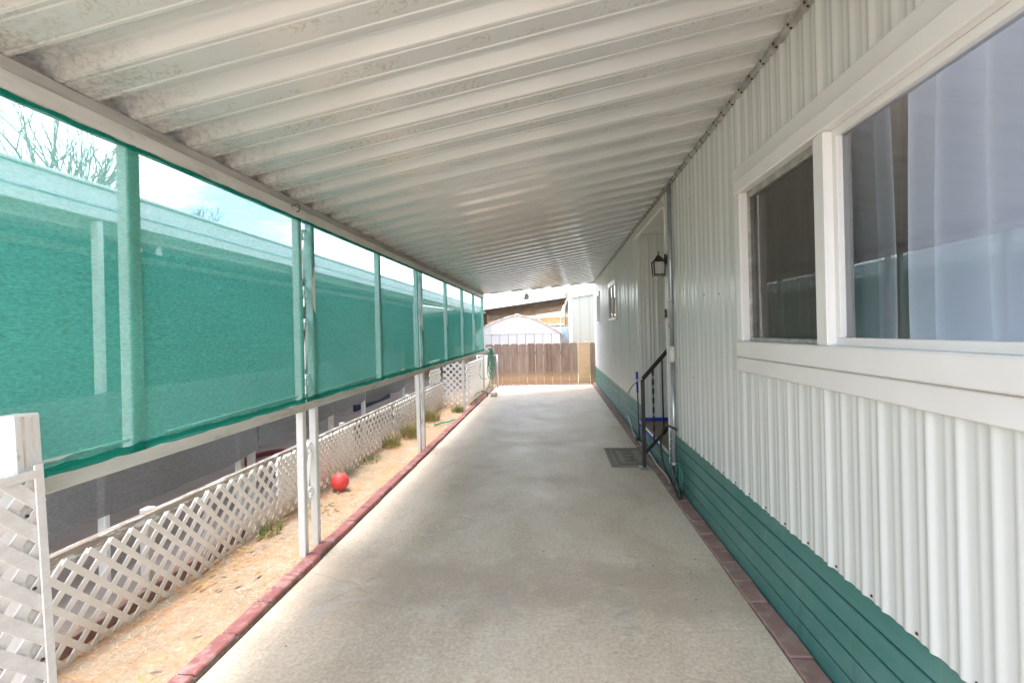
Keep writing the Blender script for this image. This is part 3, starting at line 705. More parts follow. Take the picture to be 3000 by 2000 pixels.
# lantern
LX, LY, LZ = .985, 4.70, 1.90
ln = thing('wall_lantern', 'black coach lantern with ribbed glass on the house wall', 'lantern', (LX, LY, LZ))
def taper(name, mat, parent, cx, cy_, z0, z1, w0, w1_, n=4, rot=PI/4):
    V = []
    for z, w in ((z0, w0), (z1, w1_)):
        for k in range(n): V.append((cx+w*math.cos(rot+2*PI*k/n), cy_+w*math.sin(rot+2*PI*k/n), z))
    Fc = [tuple(range(n-1, -1, -1)), tuple(range(n, 2*n))]+[(k, (k+1) % n, n+(k+1) % n, n+k) for k in range(n)]
    c0 = Vector((cx, cy_, z0)); return add(name, mesh('taper', [Vector(v)-c0 for v in V], Fc), mat, parent, c0)
ln.scale = (.82, .82, .82)
taper('base', 'iron', ln, LX, LY, LZ-.012, LZ, .085, .088)
taper('glass_panel', 'lamp_glass', ln, LX, LY, LZ+.001, LZ+.135, .066, .072)
taper('roof_cap', 'iron', ln, LX, LY, LZ+.136, LZ+.145, .098, .098)
taper('roof_cap', 'iron', ln, LX, LY, LZ+.146, LZ+.195, .088, .035)
taper('roof_cap', 'iron', ln, LX, LY, LZ+.196, LZ+.215, .035, .012, 8)
tube('finial', 'iron', ln, [(LX, LY, LZ+.214), (LX, LY, LZ+.255)], .006, 8, radii=[.005, .008])
for sx_ in (-1, 1):
    for sy_ in (-1, 1):
        tube('corner_bar', 'iron', ln, [(LX+sx_*.056, LY+sy_*.056, LZ), (LX+sx_*.062, LY+sy_*.062, LZ+.14)], .007, 4)
        tube('foot', 'iron', ln, [(LX+sx_*.056, LY+sy_*.056, LZ-.026), (LX+sx_*.056, LY+sy_*.056, LZ-.012)], .006, 6)
tube('arm', 'iron', ln, [(LX+.02, LY, LZ+.165), (LX+.055, LY, LZ+.155), (LX+.085, LY, LZ+.17)], .014, 8, radii=[.012, .014, .022], smooth=4)
add('backplate', tube_mesh([(0, 0, 0), (.014, 0, 0)], .05, 16), 'iron', ln, (1.056, LY, LZ+.165), scale=(1, 1, 1.25))
# plaque and bell
pq = thing('number_plaque', 'small arched clay plaque with dark border beside the conduit', 'plaque', (1.062, 4.60, 1.40))
V = [(-.045, 0), (.045, 0), (.045, .10)]+[(.045*math.cos(a*PI/8), .10+.045*math.sin(a*PI/8)) for a in range(1, 8)]+[(-.045, .10)]
prism('border', 'iron', pq, [(4.60+u, 1.39+w) for u, w in V], 'x', 1.058, 1.068)
prism('face', 'plaque', pq, [(4.60+u*.78, 1.402+w*.86) for u, w in V], 'x', 1.053, 1.0575)
box('mark', 'iron', pq, 1.050, 1.0525, 4.598, 4.612, 1.45, 1.52, .001); box('mark', 'iron', pq, 1.050, 1.0525, 4.585, 4.625, 1.418, 1.426, .001)
box('mark', 'iron', pq, 1.050, 1.0525, 4.63, 4.64, 1.40, 1.44, .001)
db = thing('door_bell', 'small black doorbell box at the alcove corner', 'doorbell', (1.055, 4.76, 1.5))
box('case', 'iron', db, 1.045, 1.061, 4.745, 4.775, 1.495, 1.575, .003); box('button', 'pvc', db, 1.041, 1.0445, 4.753, 4.767, 1.525, 1.54, .002)

# stair rail
sr = thing('stair_railing', 'black iron stair railing with one twisted baluster by the alcove', 'railing', (.875, 5.06, 0))
RX = .875
box('foot_plate', 'galv', sr, RX-.05, RX+.05, 5.00, 5.10, .006, .018, .003)
box('post', 'iron', sr, RX-.018, RX+.018, 5.03, 5.066, .018, .88, .003)
tube('handrail', 'iron', sr, [(RX, 5.06, .885), (RX+.09, 4.62, 1.05), (RX+.19, 4.12+.68, 1.24)], .019, 8) if False else None
def bar(name, mat, a_, b_, w, h):
    a_, b_ = Vector(a_), Vector(b_); d_ = b_-a_; me = bevbox(w, d_.length, h, .003)
    q = Vector((0, 1, 0)).rotation_difference(d_.normalized()).to_euler(); return add(name, me, mat, sr, (a_+b_)/2, q)
# rail rises from the post into the alcove
bar('handrail', 'iron', (RX-.005, 5.06, .885), (1.40, 5.42, 1.37), .036, .026)
bar('lower_rail', 'iron', (RX+.01, 5.05, .155), (1.40, 5.42, .55), .028, .022)
tube('rail_end', 'bare', sr, [(RX, 5.05, .90), (RX-.05, 5.08, .875), (RX-.10, 5.15, .80), (RX-.125, 5.19, .735)], .009, 8, smooth=4)
def on_rail(k, z0, z1): return (RX+(1.40-RX)*k, 5.06+(5.42-5.06)*k, z0+(z1-z0)*k)
a_ = on_rail(.44, .155, .55); b_ = on_rail(.44, .885, 1.37); tube('baluster', 'iron', sr, [a_, b_], .0085, 6)
a_ = on_rail(.23, .155, .55); b_ = on_rail(.23, .885, 1.37)
V = []; Fc = []; nn = 60
for i in range(nn+1):
    u = i/nn; tw = 0 if u < .06 or u > .94 else (u-.06)/.88*PI*7
    c_, s_ = math.cos(tw), math.sin(tw)
    for (px, py) in ((-.011, -.003), (.011, -.003), (.011, .003), (-.011, .003)):
        V.append((px*c_-py*s_, px*s_+py*c_, (b_[2]-a_[2])*u))
for i in range(nn):
    for k in range(4): Fc.append((i*4+k, i*4+(k+1) % 4, i*4+4+(k+1) % 4, i*4+4+k))
add('twisted_baluster', mesh('tw', V, Fc), 'iron', sr, a_)
# broom
bm_ = thing('broom', 'blue handled stick leaning at the far alcove corner', 'broom', (1.03, 6.30, .02))
tube('handle', 'rubber', bm_, [(1.032, 6.27, .04), (1.03, 6.31, .62)], .008, 8)
tube('grip', 'blue', bm_, [(1.03, 6.31, .60), (1.028, 6.325, .86)], .015, 8, radii=[.013, .016])
tube('head', 'rubber', bm_, [(1.01, 6.20, .03), (1.01, 6.34, .03)], .022, 8)

# doormat
dm = thing('door_mat', 'flat taupe doormat reading HOME below the stair railing', 'doormat', (.79, 5.48, .006))
ma = box('mat_base', 'mat', dm, .555, 1.035, 5.085, 5.885, .001, .010, .003)
def matline(x0, x1, y0, y1): return box('border_line', 'matline', dm, x0, x1, y0, y1, .0102, .0122, 0)
for ins in (.03, .085, .10):
    x0, x1, y0, y1 = .555+ins, 1.035-ins, 5.085+ins, 5.885-ins; w = .005
    matline(x0, x1, y0, y0+w); matline(x0, x1, y1-w, y1); matline(x0, x0+w, y0+w, y1-w); matline(x1-w, x1, y0+w, y1-w)
tx = bpy.data.curves.new('home_text', 'FONT'); tx.body = 'HOME'; tx.size = .19; tx.align_x = 'CENTER'; tx.align_y = 'CENTER'; tx.fill_mode = 'NONE'; tx.bevel_depth = .0018; tx.bevel_resolution = 0; tx.resolution_u = 4
to = bpy.data.objects.new('tmp_text', tx); COL.objects.link(to)
dg = bpy.context.evaluated_depsgraph_get(); tme = bpy.data.meshes.new_from_object(to.evaluated_get(dg)); bpy.data.objects.remove(to, do_unlink=True)
tme.materials.clear()
add('lettering', tme, 'matline', dm, (.78, 5.485, .0105), (0, 0, -PI/2))

# cables by the conduit
cb = tube('power_cable', 'rubber', None, [(1.035, 4.36, .52), (.99, 4.50, .53), (.965, 4.60, .46), (.955, 4.64, .33), (.965, 4.62, .20), (.985, 4.53, .10), (.99, 4.40, .06), (.985, 4.22, .035), (.97, 4.12, .03), (.99, 4.08, .04), (1.0, 4.2, .10), (1.0, 4.38, .2)], .009, 8, smooth=6)
tag(cb, 'black rubber cable looping out of the skirt behind the conduit', 'cable')
pts = []
for k in range(70):
    a = k/69*2*PI*3; pts.append((1.015+.012*math.sin(a*.7), 4.22+.065*math.cos(a)+.008*math.sin(k), .155+.125*math.sin(a)*(1+.06*math.sin(k*.4))))
tag(tube('hose_coil', 'hosedark', None, pts, .0065, 6), 'thin green hose coil hanging at the foot of the conduit', 'hose')
tag(tube('cord', 'pvc', None, [(1.03, 7.2, .16), (1.02, 6.9, .10), (1.015, 6.6, .02), (1.01, 6.0, .022), (1.02, 5.5, .03), (1.01, 5.1, .02), (1.012, 4.7, .03), (1.0, 4.5, .02)], .005, 6, smooth=6), 'thin pale cord lying on the pavers along the skirt', 'cord')

# ------------------------------------------------------------------ lattice fences
def lattice(th, u0, u1, z0, z1, D, sw, tk, mat, phase=0.0, name='slat'):
    """local frame of th: x along, -y front"""
    for fam, s in ((0, -1), (1, 1)):
        k0 = int(math.floor((u0-(z1-z0)-abs(phase))/D))-2; k1 = int(math.ceil((u1+(z1-z0))/D))+2
        for k in range(k0, k1):
            ub = k*D+phase                    # u where the slat line reaches z1
            pts = []
            # line u = ub + s*(z - z1)  -> fam0 falls to the right
            ta = z0; tb = z1
            za_, zb2 = z0, z1
            ua = ub+s*(z0-z1); uu = ub
            lo, hi = (ua, uu) if ua < uu else (uu, ua)
            if hi <= u0 or lo >= u1: continue
            def zat(u): return z1+(u-ub)/s
            ca, cb_ = max(lo, u0), min(hi, u1)
            Ls = (cb_-ca)*math.sqrt(2)
            if Ls < .05: continue
            um = (ca+cb_)/2; zm = zat(um)
            jit = random.uniform(-.002, .002)
            rawobj(name, UNIT, mat, th, (um, (-tk*.55 if fam == 0 else tk*.55)+jit*.3, zm), (0, -math.atan2(zat(cb_)-zat(ca), cb_-ca), 0), (Ls+sw*.55, tk, sw))
LX_ = -2.11
f1 = thing('lattice_fence', 'nearest length of white diamond lattice fence along the dry soil strip', 'lattice fence', (LX_, 0, 0), 'white lattice fencing around the soil strip', (0, 0, PI/2))
D = .1125
lattice(f1, .95, 2.86, -.02, .458, D, .0275, .007, 'lat', phase=.037)
f2 = thing('lattice_fence', 'white diamond lattice fence length beside the red ball', 'lattice fence', (LX_-.016, 0, 0), 'white lattice fencing around the soil strip', (0, 0, PI/2))
lattice(f2, 2.80, 6.30, -.02, .462, D, .0275, .007, 'lat', phase=.037)
f3 = thing('lattice_fence', 'white diamond lattice fence length behind the weedy grass tufts', 'lattice fence', (LX_, 0, 0), 'white lattice fencing around the soil strip', (0, 0, PI/2))
lattice(f3, 6.32, 9.22, -.02, .470, D, .0275, .007, 'lat', phase=.02)
f4 = thing('lattice_fence', 'small tight-holed white lattice piece fixed over the fence above the ball', 'lattice fence', (LX_+.02, 0, 0), 'white lattice fencing around the soil strip', (0, 0, PI/2))
lattice(f4, 3.55, 4.98, .13, .475, .073, .030, .006, 'lat', phase=.01)
f5 = thing('lattice_fence', 'taller white lattice panel at the far corner of the soil strip', 'lattice fence', (LX_-.05, 0, 0), 'white lattice fencing around the soil strip', (0, 0, PI/2))
lattice(f5, 8.42, 9.25, .0, .90, D, .0275, .007, 'lat', phase=.0)
f6 = thing('lattice_fence', 'white lattice panel facing the camera across the end of the soil strip', 'lattice fence', (0, 9.24, 0), 'white lattice fencing around the soil strip')
lattice(f6, -2.10, -1.60, .0, .84, .118, .030, .008, 'lat', phase=.05)
f7 = thing('lattice_fence', 'white lattice panel along the kerb behind the coiled hose', 'lattice fence', (-1.66, 0, 0), 'white lattice fencing around the soil strip', (0, 0, PI/2))
lattice(f7, 9.26, 12.75, .0, .80, .118, .030, .008, 'lat', phase=.05)
# timber frame behind the lattice
tf = thing('timber_fence', 'weathered grey timber rail and stub posts behind the lattice', 'timber fence', (-2.17, 4, 0))
box('top_rail', 'oldwood', tf, -2.175, -2.135, .8, 9.2, .425, .495, .004)
for yy_ in (2.49, 4.95, 7.2, 9.1): box('stub_post', 'peel', tf, -2.225, -2.178, yy_-.03, yy_+.03, -.03, .50, .004)
box('bottom_board', 'paver', tf, -2.21, -2.17, .8, 3.3, -.02, .085, .004)

# near gate post with leaning lattice
gp = thing('gate_post', 'peeling square white post with rust streaks at the left edge', 'post', (-1.465, 1.27, 0), None, (0, -.045, 0))
o = rawobj('shaft', bevbox(.08, .075, 1.22, .005), 'peel', gp, (0, 0, .59))
o = rawobj('rust_streak', mesh('st', [(.0406, -.018, 1.195), (.0406, -.008, 1.195), (.0406, -.010, 1.06), (.0406, -.015, 1.04)], [(0, 1, 2, 3)]), 'rust', gp)
o = rawobj('rust_streak', mesh('st', [(.0406, .006, 1.18), (.0406, .013, 1.19), (.0406, .011, 1.12), (.0406, .008, 1.11)], [(0, 1, 2, 3)]), 'rust', gp)
lp = thing('garden_trellis', 'sun-bleached close lattice panel nailed to the leaning gate post', 'lattice panel', (-1.412, -.262, 0), None, (0, -.045, PI/2))
lp.rotation_euler = (Matrix.Rotation(-.045, 3, 'Y') @ Matrix.Rotation(PI/2, 3, 'Z')).to_euler()
lattice(lp, .55, 1.535, -.02, 1.03, .095, .034, .006, 'oldlat', phase=.03)
rawobj('edge_strip', bevbox(.024, .006, 1.08, .001), 'oldlat', lp, (1.533, -.011, .52))
rawobj('edge_strip', bevbox(1.0, .006, .024, .001), 'oldlat', lp, (1.03, -.0115, 1.035))
V = []; Fc = []
for i in range(6):
    z = .93-.2*i
    rawobj('nail', tube_mesh([(0, 0, 0), (0, -.004, 0)], .005, 8), 'dark', lp, (1.50+random.uniform(-.01, .01), -.014, z))

# ------------------------------------------------------------------ things on the soil and drive
bl_ = bmesh.new(); bmesh.ops.create_uvsphere(bl_, u_segments=40, v_segments=24, radius=.079)
bme = bpy.data.meshes.new('ball'); bl_.to_mesh(bme); bl_.free()
for p in bme.polygons: p.use_smooth = True
ball = thing('ball', 'round red rubber ball on the dry soil by the lattice', 'ball', (-1.945, 4.30, .005))
add('shell', bme, 'ball', ball, (-1.945, 4.30, .090)); add('valve', tube_mesh([(0, 0, 0), (0, 0, .002)], .006, 10), 'plaque', ball, (-1.945, 4.30, .1685))
cup = thing('pier_block', 'small pale concrete pier by the kerb end', 'pier', (-1.33, 10.72, 0))
add('block', tube_mesh([(0, 0, .0), (0, 0, .02), (0, 0, .055), (0, 0, .085), (0, 0, .09)], .08, 20, radii=[.065, .07, .082, .082, .075]), 'pvc', cup, (-1.33, 10.72, 0))
add('base_ring', tube_mesh([(0, 0, 0), (0, 0, .016)], .072, 20), 'paver', cup, (-1.33, 10.72, .0005))
# hose hanger and hose
hh = thing('hose_hanger', 'pale bracket on the last carport post holding the hose', 'hose hanger', (-1.56, 11.12, .97))
add('drum', tube_mesh([(0, 0, 0), (0.02, 0, 0), (.09, 0, 0), (.10, 0, 0)], .07, 16, radii=[.05, .05, .04, .06]), 'pvc', hh, (-1.55, 11.14, .985))
box('cap', 'vinyl', hh, -1.50, -1.42, 11.10, 11.18, 1.035, 1.06, .006)
gh = thing('garden_hose', 'green garden hose coiled in long loops at the far post', 'hose', (-1.45, 11.15, 0))
random.seed(21)
def hloop(dx, zl, y0=11.14):
    x0 = -1.50+dx; return [(x0, y0, 1.04), (x0+.05, y0-.03, 1.0), (x0+.085, y0-.04, .85), (x0+.10+dx*.4, y0-.03, zl+.14), (x0+.05, y0-.05, zl), (x0-.01, y0-.02, zl+.10), (x0-.005, y0+.03, .78), (x0+.0, y0+.04, .98), (x0, y0, 1.045)]
for k in range(5):
    tube('loop', 'hose', gh, hloop(.012*k+random.uniform(-.006, .006), random.choice((.55, .45, .5, .36, .6)), 11.14+random.uniform(-.03, .03)), .0085, 6, smooth=5)
tube('strand', 'hose', gh, [(-1.42, 11.12, .95), (-1.43, 11.1, .6), (-1.46, 11.08, .3), (-1.52, 11.02, .12), (-1.58, 10.9, .05)], .0085, 6, smooth=6)
tube('strand', 'hose', gh, [(-1.37, 11.12, .75), (-1.375, 11.1, .45), (-1.40, 11.08, .2), (-1.43, 11.0, .10)], .0085, 6, smooth=6)
tube('strand', 'hose', gh, [(-1.62, 11.0, .78), (-1.655, 10.9, .6), (-1.65, 10.85, .45), (-1.60, 10.95, .36), (-1.5, 11.0, .37)], .0075, 6, smooth=6)
tube('strand', 'hose', gh, [(-1.45, 10.4, .14), (-1.54, 10.35, .16), (-1.63, 10.2, .12), (-1.665, 10.05, .05), (-1.63, 9.98, .03), (-1.59, 10.0, .035)], .0085, 6, smooth=6)
tube('strand', 'rubber', gh, [(-1.43, 10.42, .03), (-1.435, 10.42, .10), (-1.46, 10.41, .14), (-1.55, 10.34, .155)], .009, 6, smooth=4)
tag(tube('hose_piece', 'hose', None, [(-1.80, 7.24, .04), (-1.72, 7.40, .045), (-1.65, 7.50, .04), (-1.58, 7.66, .045)], .013, 8, smooth=5), 'short piece of green hose lying on soil by the kerb', 'hose piece')
# grass tufts
def tuft(label, x, y, n, h, spread, mat):
    V = []; Fc = []
    for i in range(n):
        a = random.uniform(0, 2*PI); r = spread*math.sqrt(random.random()); hh_ = h*random.uniform(.4, 1); le = random.uniform(.1, .5)*hh_; w = random.uniform(.0015, .003)
        bx_, by_ = r*math.cos(a), r*math.sin(a)*1.6; a2 = a+random.uniform(-.8, .8); dx, dy = math.cos(a2)*le, math.sin(a2)*le
        px, py = -math.sin(a2)*w, math.cos(a2)*w; k = len(V)
        V += [(bx_-px, by_-py, -.005), (bx_+px, by_+py, -.005), (bx_+dx*.4-px*.8, by_+dy*.4-py*.8, hh_*.6), (bx_+dx*.4+px*.8, by_+dy*.4+py*.8, hh_*.6), (bx_+dx, by_+dy, hh_)]
        Fc += [(k, k+1, k+3, k+2), (k+2, k+3, k+4)]
    tag(rawobj('grass_tuft', mesh('tuft', V, Fc), mat, None, (x, y, .012)), label, 'grass tuft', 'weedy grass tufts by the lattice')
tuft('large mixed green grass tuft just beyond the second post pair', -1.93, 6.55, 420, .20, .14, 'weed')
tuft('dry grass tuft against the lattice left of the second post pair', -2.04, 6.0, 260, .17, .10, 'weed')
tuft('tall yellowing grass tuft farther along the lattice', -1.98, 7.7, 420, .20, .15, 'weed')
tuft('green grass tuft by the kerb near the single post', -1.70, 8.55, 260, .15, .11, 'weedg')
tuft('low green weed patch at the lattice foot beyond the ball', -2.03, 5.3, 140, .06, .10, 'weedg')
tuft('weed patch with broad leaves at the lattice foot before the posts', -2.04, 3.35, 120, .09, .07, 'weedg')
# straw and leaf litter
V = []; Fc = []
for i in range(9500):
    x = random.uniform(-2.08, -1.585); y = random.uniform(1.4, 9.1)
    if math.sin(x*7+y*1.9)+math.sin(y*3.1-x*3)+random.uniform(-1.4, 1.4) < -.1: continue
    a = random.uniform(0, PI); l_ = random.uniform(.008, .038); w = random.uniform(.0004, .0011); z = .026+random.uniform(0, .012)
    dx, dy = math.cos(a)*l_/2, math.sin(a)*l_/2; px, py = -math.sin(a)*w, math.cos(a)*w; k = len(V); t1 = random.uniform(-.006, .006)
    V += [(x-dx-px, y-dy-py, z-t1), (x-dx+px, y-dy+py, z-t1), (x+dx+px, y+dy+py, z+t1), (x+dx-px, y+dy-py, z+t1)]; Fc.append((k, k+1, k+2, k+3))
o = rawobj('straw_litter', mesh('straw', V, Fc), 'straw'); o['kind'] = 'stuff'; o['label'] = 'dry straw scattered over the soil strip'; o['category'] = 'straw'
V = []; Fc = []
for i in range(230):
    q = random.random()
    if q < .45: x = -2.05+abs(random.gauss(0, .07)); y = random.choice((random.gauss(3.35, .3), random.gauss(3.0, .35), random.gauss(5.4, .4)))
    elif q < .6: x = random.gauss(-1.84, .06); y = random.gauss(3.75, .12)
    else: x = random.uniform(-2.06, -1.6); y = random.uniform(1.5, 9)
    a = random.uniform(0, 2*PI); l_ = random.uniform(.012, .035); w = l_*.3; z = .032+random.uniform(0, .02); k = len(V)
    def R_(u, v_, dz): return (x+u*math.cos(a)-v_*math.sin(a), y+u*math.sin(a)+v_*math.cos(a), z+dz)
    V += [R_(-l_, 0, 0), R_(0, -w, .006), R_(l_, 0, random.uniform(-.004, .012)), R_(0, w, .006)]; Fc.append((k, k+1, k+2, k+3))
o = rawobj('leaf_litter', mesh('leaves', V, Fc), 'leaf'); o['kind'] = 'stuff'; o['label'] = 'fallen yellow green leaves along the lattice foot'; o['category'] = 'leaves'

# ------------------------------------------------------------------ neighbour carport on the left
nc = thing('neighbour_carport', 'white neighbouring carport roof and fascia beyond the green screens', 'carport', (-2.6, 7, 0))
box('fascia', 'white', nc, -2.68, -2.60, -3, 19, 2.105, 2.285, .004)
box('fascia_cap', 'vinyl', nc, -2.70, -2.585, -3, 19, 2.287, 2.305, .003)
box('seam', 'galv', nc, -2.5995, -2.594, -3, 19, 2.175, 2.183, 0)
box('inner_beam', 'beam', nc, -2.80, -2.70, -3, 19, 2.05, 2.12, .004)
V = []; Fc = []
NP = [(0, 0), (.1, 0), (.12, .05), (.2, .05), (.22, 0)]
yv = []
for k in range(100):
    for (py, pz) in NP[:-1]: yv.append((-3+k*.22+py, pz))
for x, z in ((-2.69, 2.135), (-5.2, 2.54)):
    for (yy_, pz) in yv: V.append((x, yy_, z+pz))
n = len(yv)
for k in range(n-1): Fc.append((k, n+k, n+k+1, k+1))
add('roof_sheet', mesh('nroof', V, Fc), 'white', nc)
for yy_, hw in ((2.67, .018), (4.95, .028), (9.25, .028)): box('post', 'white', nc, -2.66, -2.61, yy_-hw, yy_+hw, -.02, 2.10, .004)
for yy_ in (3.92, 4.08, 5.62, 6.62, 8.4): box('stub_post', 'peel', nc, -2.66, -2.61, yy_-.028, yy_+.028, -.02, 1.09, .004)
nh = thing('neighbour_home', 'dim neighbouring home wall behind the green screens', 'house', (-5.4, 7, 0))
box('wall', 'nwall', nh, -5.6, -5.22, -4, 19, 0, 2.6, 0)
box('roof', 'shed', nh, -9.5, -5.0, -4, 19, 2.62, 2.72, 0)
box('wall_trim', 'white', nh, -5.219, -5.19, -4, 19, 2.38, 2.46, .003)
# charcoal cloth under the neighbour's eave
def bpanel(label, ya, yb, z0a, z0b, z1):
    V = []; Fc = []; nu = max(6, int((yb-ya)/.08)); nv = 8
    for i in range(nu+1):
        for j in range(nv+1):
            u, v_ = i/nu, j/nv; yy_ = ya+(yb-ya)*u; z0 = z0a+(z0b-z0a)*u-.045*math.sin(PI*((u*2.0) % 1))*.6
            z = z0+(z1-z0)*v_
            V.append((-2.585+.02*math.sin(yy_*3.1+z*5)*(1-v_)+.012*math.sin(yy_*9)*(1-v_)**2, yy_, z))
    for i in range(nu):
        for j in range(nv): Fc.append((i*(nv+1)+j, (i+1)*(nv+1)+j, (i+1)*(nv+1)+j+1, i*(nv+1)+j+1))
    tag(rawobj('charcoal_cloth', mesh('bcloth', V, Fc, True), 'bcloth'), label, 'shade cloth', 'charcoal shade cloths on the neighbour carport')
add('sky_block_panel', mesh('es', [(-5.2, 18.9, 0), (-2.7, 18.9, 0), (-2.7, 18.9, 2.12), (-5.2, 18.9, 2.5)], [(0, 1, 2, 3)]), 'bcloth', nc)  # dark panel added to block the bright sky past the carport end
bpanel('nearest long charcoal shade cloth below the white rail', .8, 4.10, .36, .43, 1.10)
bpanel('charcoal shade cloth beyond the ball, second along', 4.13, 5.60, .45, .49, 1.10)
bpanel('short charcoal shade cloth before the second post pair, third along', 5.64, 6.6, .50, .52, 1.10)
bpanel('farthest charcoal shade cloth ending at the tall lattice', 6.64, 8.4, .46, .50, 1.10)
box('blue_tarp', 'navy', None, -2.9, -2.86, 6.9, 8.4, .30, .47, .004); bpy.context.view_layer.update()
o = [x for x in bpy.data.objects if x.name == 'blue_tarp'][0]; o.scale = (1, 1, 1); tag(o, 'dark blue tarp edge showing under the far charcoal cloth', 'tarp')
pp_ = []
for k in range(120):
    a = k/119*2*PI*4; pp_.append((-3.2+.22*math.cos(a), 5.3+.30*math.sin(a), .03+.012*k/30))
M['redhose'] = pm('maroon_hose', (.16, .03, .04), (.2, .04, .05), 20, .5)
tag(tube('maroon_hose', 'redhose', None, pp_, .014, 6), 'maroon hose coiled on the neighbouring drive under the cloth', 'hose')
# pennants
for k, yy_ in enumerate((3.05, 3.22)):
    V = [(-2.72, yy_, 2.10), (-2.72, yy_-.03, 1.99), (-2.72, yy_+.03, 1.985), (-2.715, yy_, 2.0995), (-2.715, yy_-.03, 1.9895), (-2.715, yy_+.03, 1.9845)]
    tag(rawobj('pennant', mesh('pen', V, [(0, 1, 2), (5, 4, 3), (0, 3, 4, 1), (1, 4, 5, 2), (2, 5, 3, 0)]), 'vinyl'), ('left' if k == 0 else 'right')+' of two small white triangles hanging behind the second screen', 'pennant', 'white triangles under the neighbour eave')

# ------------------------------------------------------------------ far end
fn = thing('wood_fence', 'weathered dog-eared cedar board fence across the end of the drive', 'fence', (-.5, 13.06, 0))
xx = -1.82; PW = .2175
def dogear(w, h): c_ = .035; return [(-w/2, 0), (w/2, 0), (w/2, h-c_), (w/2-c_*.9, h), (-w/2+c_*.9, h), (-w/2, h-c_)]
for k in range(11):
    wv = .2155+random.uniform(-.004, .003); hv = 1.055+random.uniform(-.008, .008)
    x = xx+PW/2+k*(2.43/11)
    prism('board', 'cedar', fn, [(x+u, .015+w) for u, w in dogear(wv, hv)], 'y', 13.05+random.uniform(-.004, .004), 13.07)
prism('board', 'cedar', fn, [(1.005+u, .015+w) for u, w in dogear(.14, 1.05)], 'y', 13.05, 13.07)
for x in (-2.1, -2.33, -2.56): prism('board', 'cedar', fn, [(x+u, .015+w) for u, w in dogear(.203, 1.05)], 'y', 13.05, 13.07)
box('rail', 'cedar', fn, -2.7, .60, 13.073, 13.11, .22, .30); box('rail', 'cedar', fn, -2.7, .60, 13.073, 13.11, .78, .86)
gs = thing('slatted_post', 'pale new pine pillar of stacked horizontal slats in the fence', 'pillar', (.775, 13.05, 0))
for k in range(13):
    box('slat', 'pine', gs, .625, .925, 13.03, 13.09, .02+k*.082, .02+k*.082+.078, .003)
box('cap', 'vinyl', gs, .80, .86, 13.03, 13.07, 1.088, 1.11, .004); tube('latch_pin', 'dark', gs, [(.835, 13.05, 1.11), (.835, 13.05, 1.14)], .006, 6)
# chain-link panel
ck = thing('chain_link_gate', 'low chain-link gate panel behind the hose', 'gate', (-1.9, 12.45, 0))
tube('top_rail', 'galv', ck, [(-2.6, 12.45, .80), (-1.44, 12.45, .80)], .018, 8); tube('end_post', 'galv', ck, [(-1.44, 12.45, 0), (-1.44, 12.45, .83)], .022, 8); tube('end_post', 'galv', ck, [(-1.95, 12.45, 0), (-1.95, 12.45, .80)], .02, 8)
V = []; Fc = []
for s in (-1, 1):
    for k in range(40):
        x0 = -2.6-.8+k*.06; 
        for (za_, zb2) in ((0.02, .78),):
            pa = Vector((x0, 12.45, za_)); pb = Vector((x0+.76, 12.45, zb2))
            if s < 0: pa, pb = Vector((x0+.76, 12.45, za_)), Vector((x0, 12.45, zb2))
            # clip to x range
            if max(pa.x, pb.x) < -2.6 or min(pa.x, pb.x) > -1.44: continue
            def clipx(p, q, xl, xr):
                d_ = q-p; ts = [0, 1]
                t0_, t1_ = 0, 1
                for xe, sg in ((xl, 1), (xr, -1)):
                    a0 = sg*(p.x-xe); a1 = sg*(q.x-xe)
                    if a0 < 0 and a1 < 0: return None
                    if a0 < 0: t0_ = max(t0_, a0/(a0-a1))
                    elif a1 < 0: t1_ = min(t1_, a0/(a0-a1))
                return (p+d_*t0_, p+d_*t1_) if t1_ > t0_ else None
            r_ = clipx(pa, pb, -2.6, -1.44)
            if not r_: continue
            a2, b2 = r_; k0 = len(V); w = .0022
            V += [a2+Vector((w, -w, 0)), a2+Vector((-w, 0, w)), a2+Vector((0, w, -w)), b2+Vector((w, -w, 0)), b2+Vector((-w, 0, w)), b2+Vector((0, w, -w))]
            Fc += [(k0, k0+1, k0+4, k0+3), (k0+1, k0+2, k0+5, k0+4), (k0+2, k0, k0+3, k0+5)]
o = add('wire_mesh', mesh('wire', V, Fc), 'wire', ck); o['kind'] = 'stuff'

# barn-roofed shed
sh = thing('garden_shed', 'white steel garden shed with curved barn roof and rusty edge', 'shed', (-1.127, 16.2, 0))
cx0 = -1.127; HW = 1.345
gam = [(-HW, 1.325), (-.93, 1.60), (-.60, 1.74), (-.30, 1.84), (0, 1.90), (.30, 1.85), (.60, 1.745), (.90, 1.60), (HW, 1.325)]
prism('gable', 'shed', sh, [(cx0+u, z) for u, z in gam], 'y', 15.30, 15.33)
box('fascia_strip', 'shed', sh, cx0-HW+.01, cx0+HW-.01, 15.285, 15.299, 1.318, 1.335, .002)
x = cx0-HW
k = 0
while x < cx0+HW-.05:
    w = min(.268, cx0+HW-x)
    box('wall_panel', 'shed', sh, x, x+w-.012, 15.30, 15.318, 0, 1.315, .003); box('rib', 'shed', sh, x+w-.045, x+w-.014, 15.286, 15.2995, 0, 1.315, .003); x += w; k += 1
box('backing', 'tin', sh, cx0-HW, cx0+HW, 15.331, 15.345, 0, 1.32, 0)
for u in (-.86, .03, .72): box('seam', 'rust' if u < 0 else 'vinyl', sh, cx0+u, cx0+u+.012, 15.292, 15.2995, 1.345, 1.55 if abs(u) > .5 else 1.62, .002)
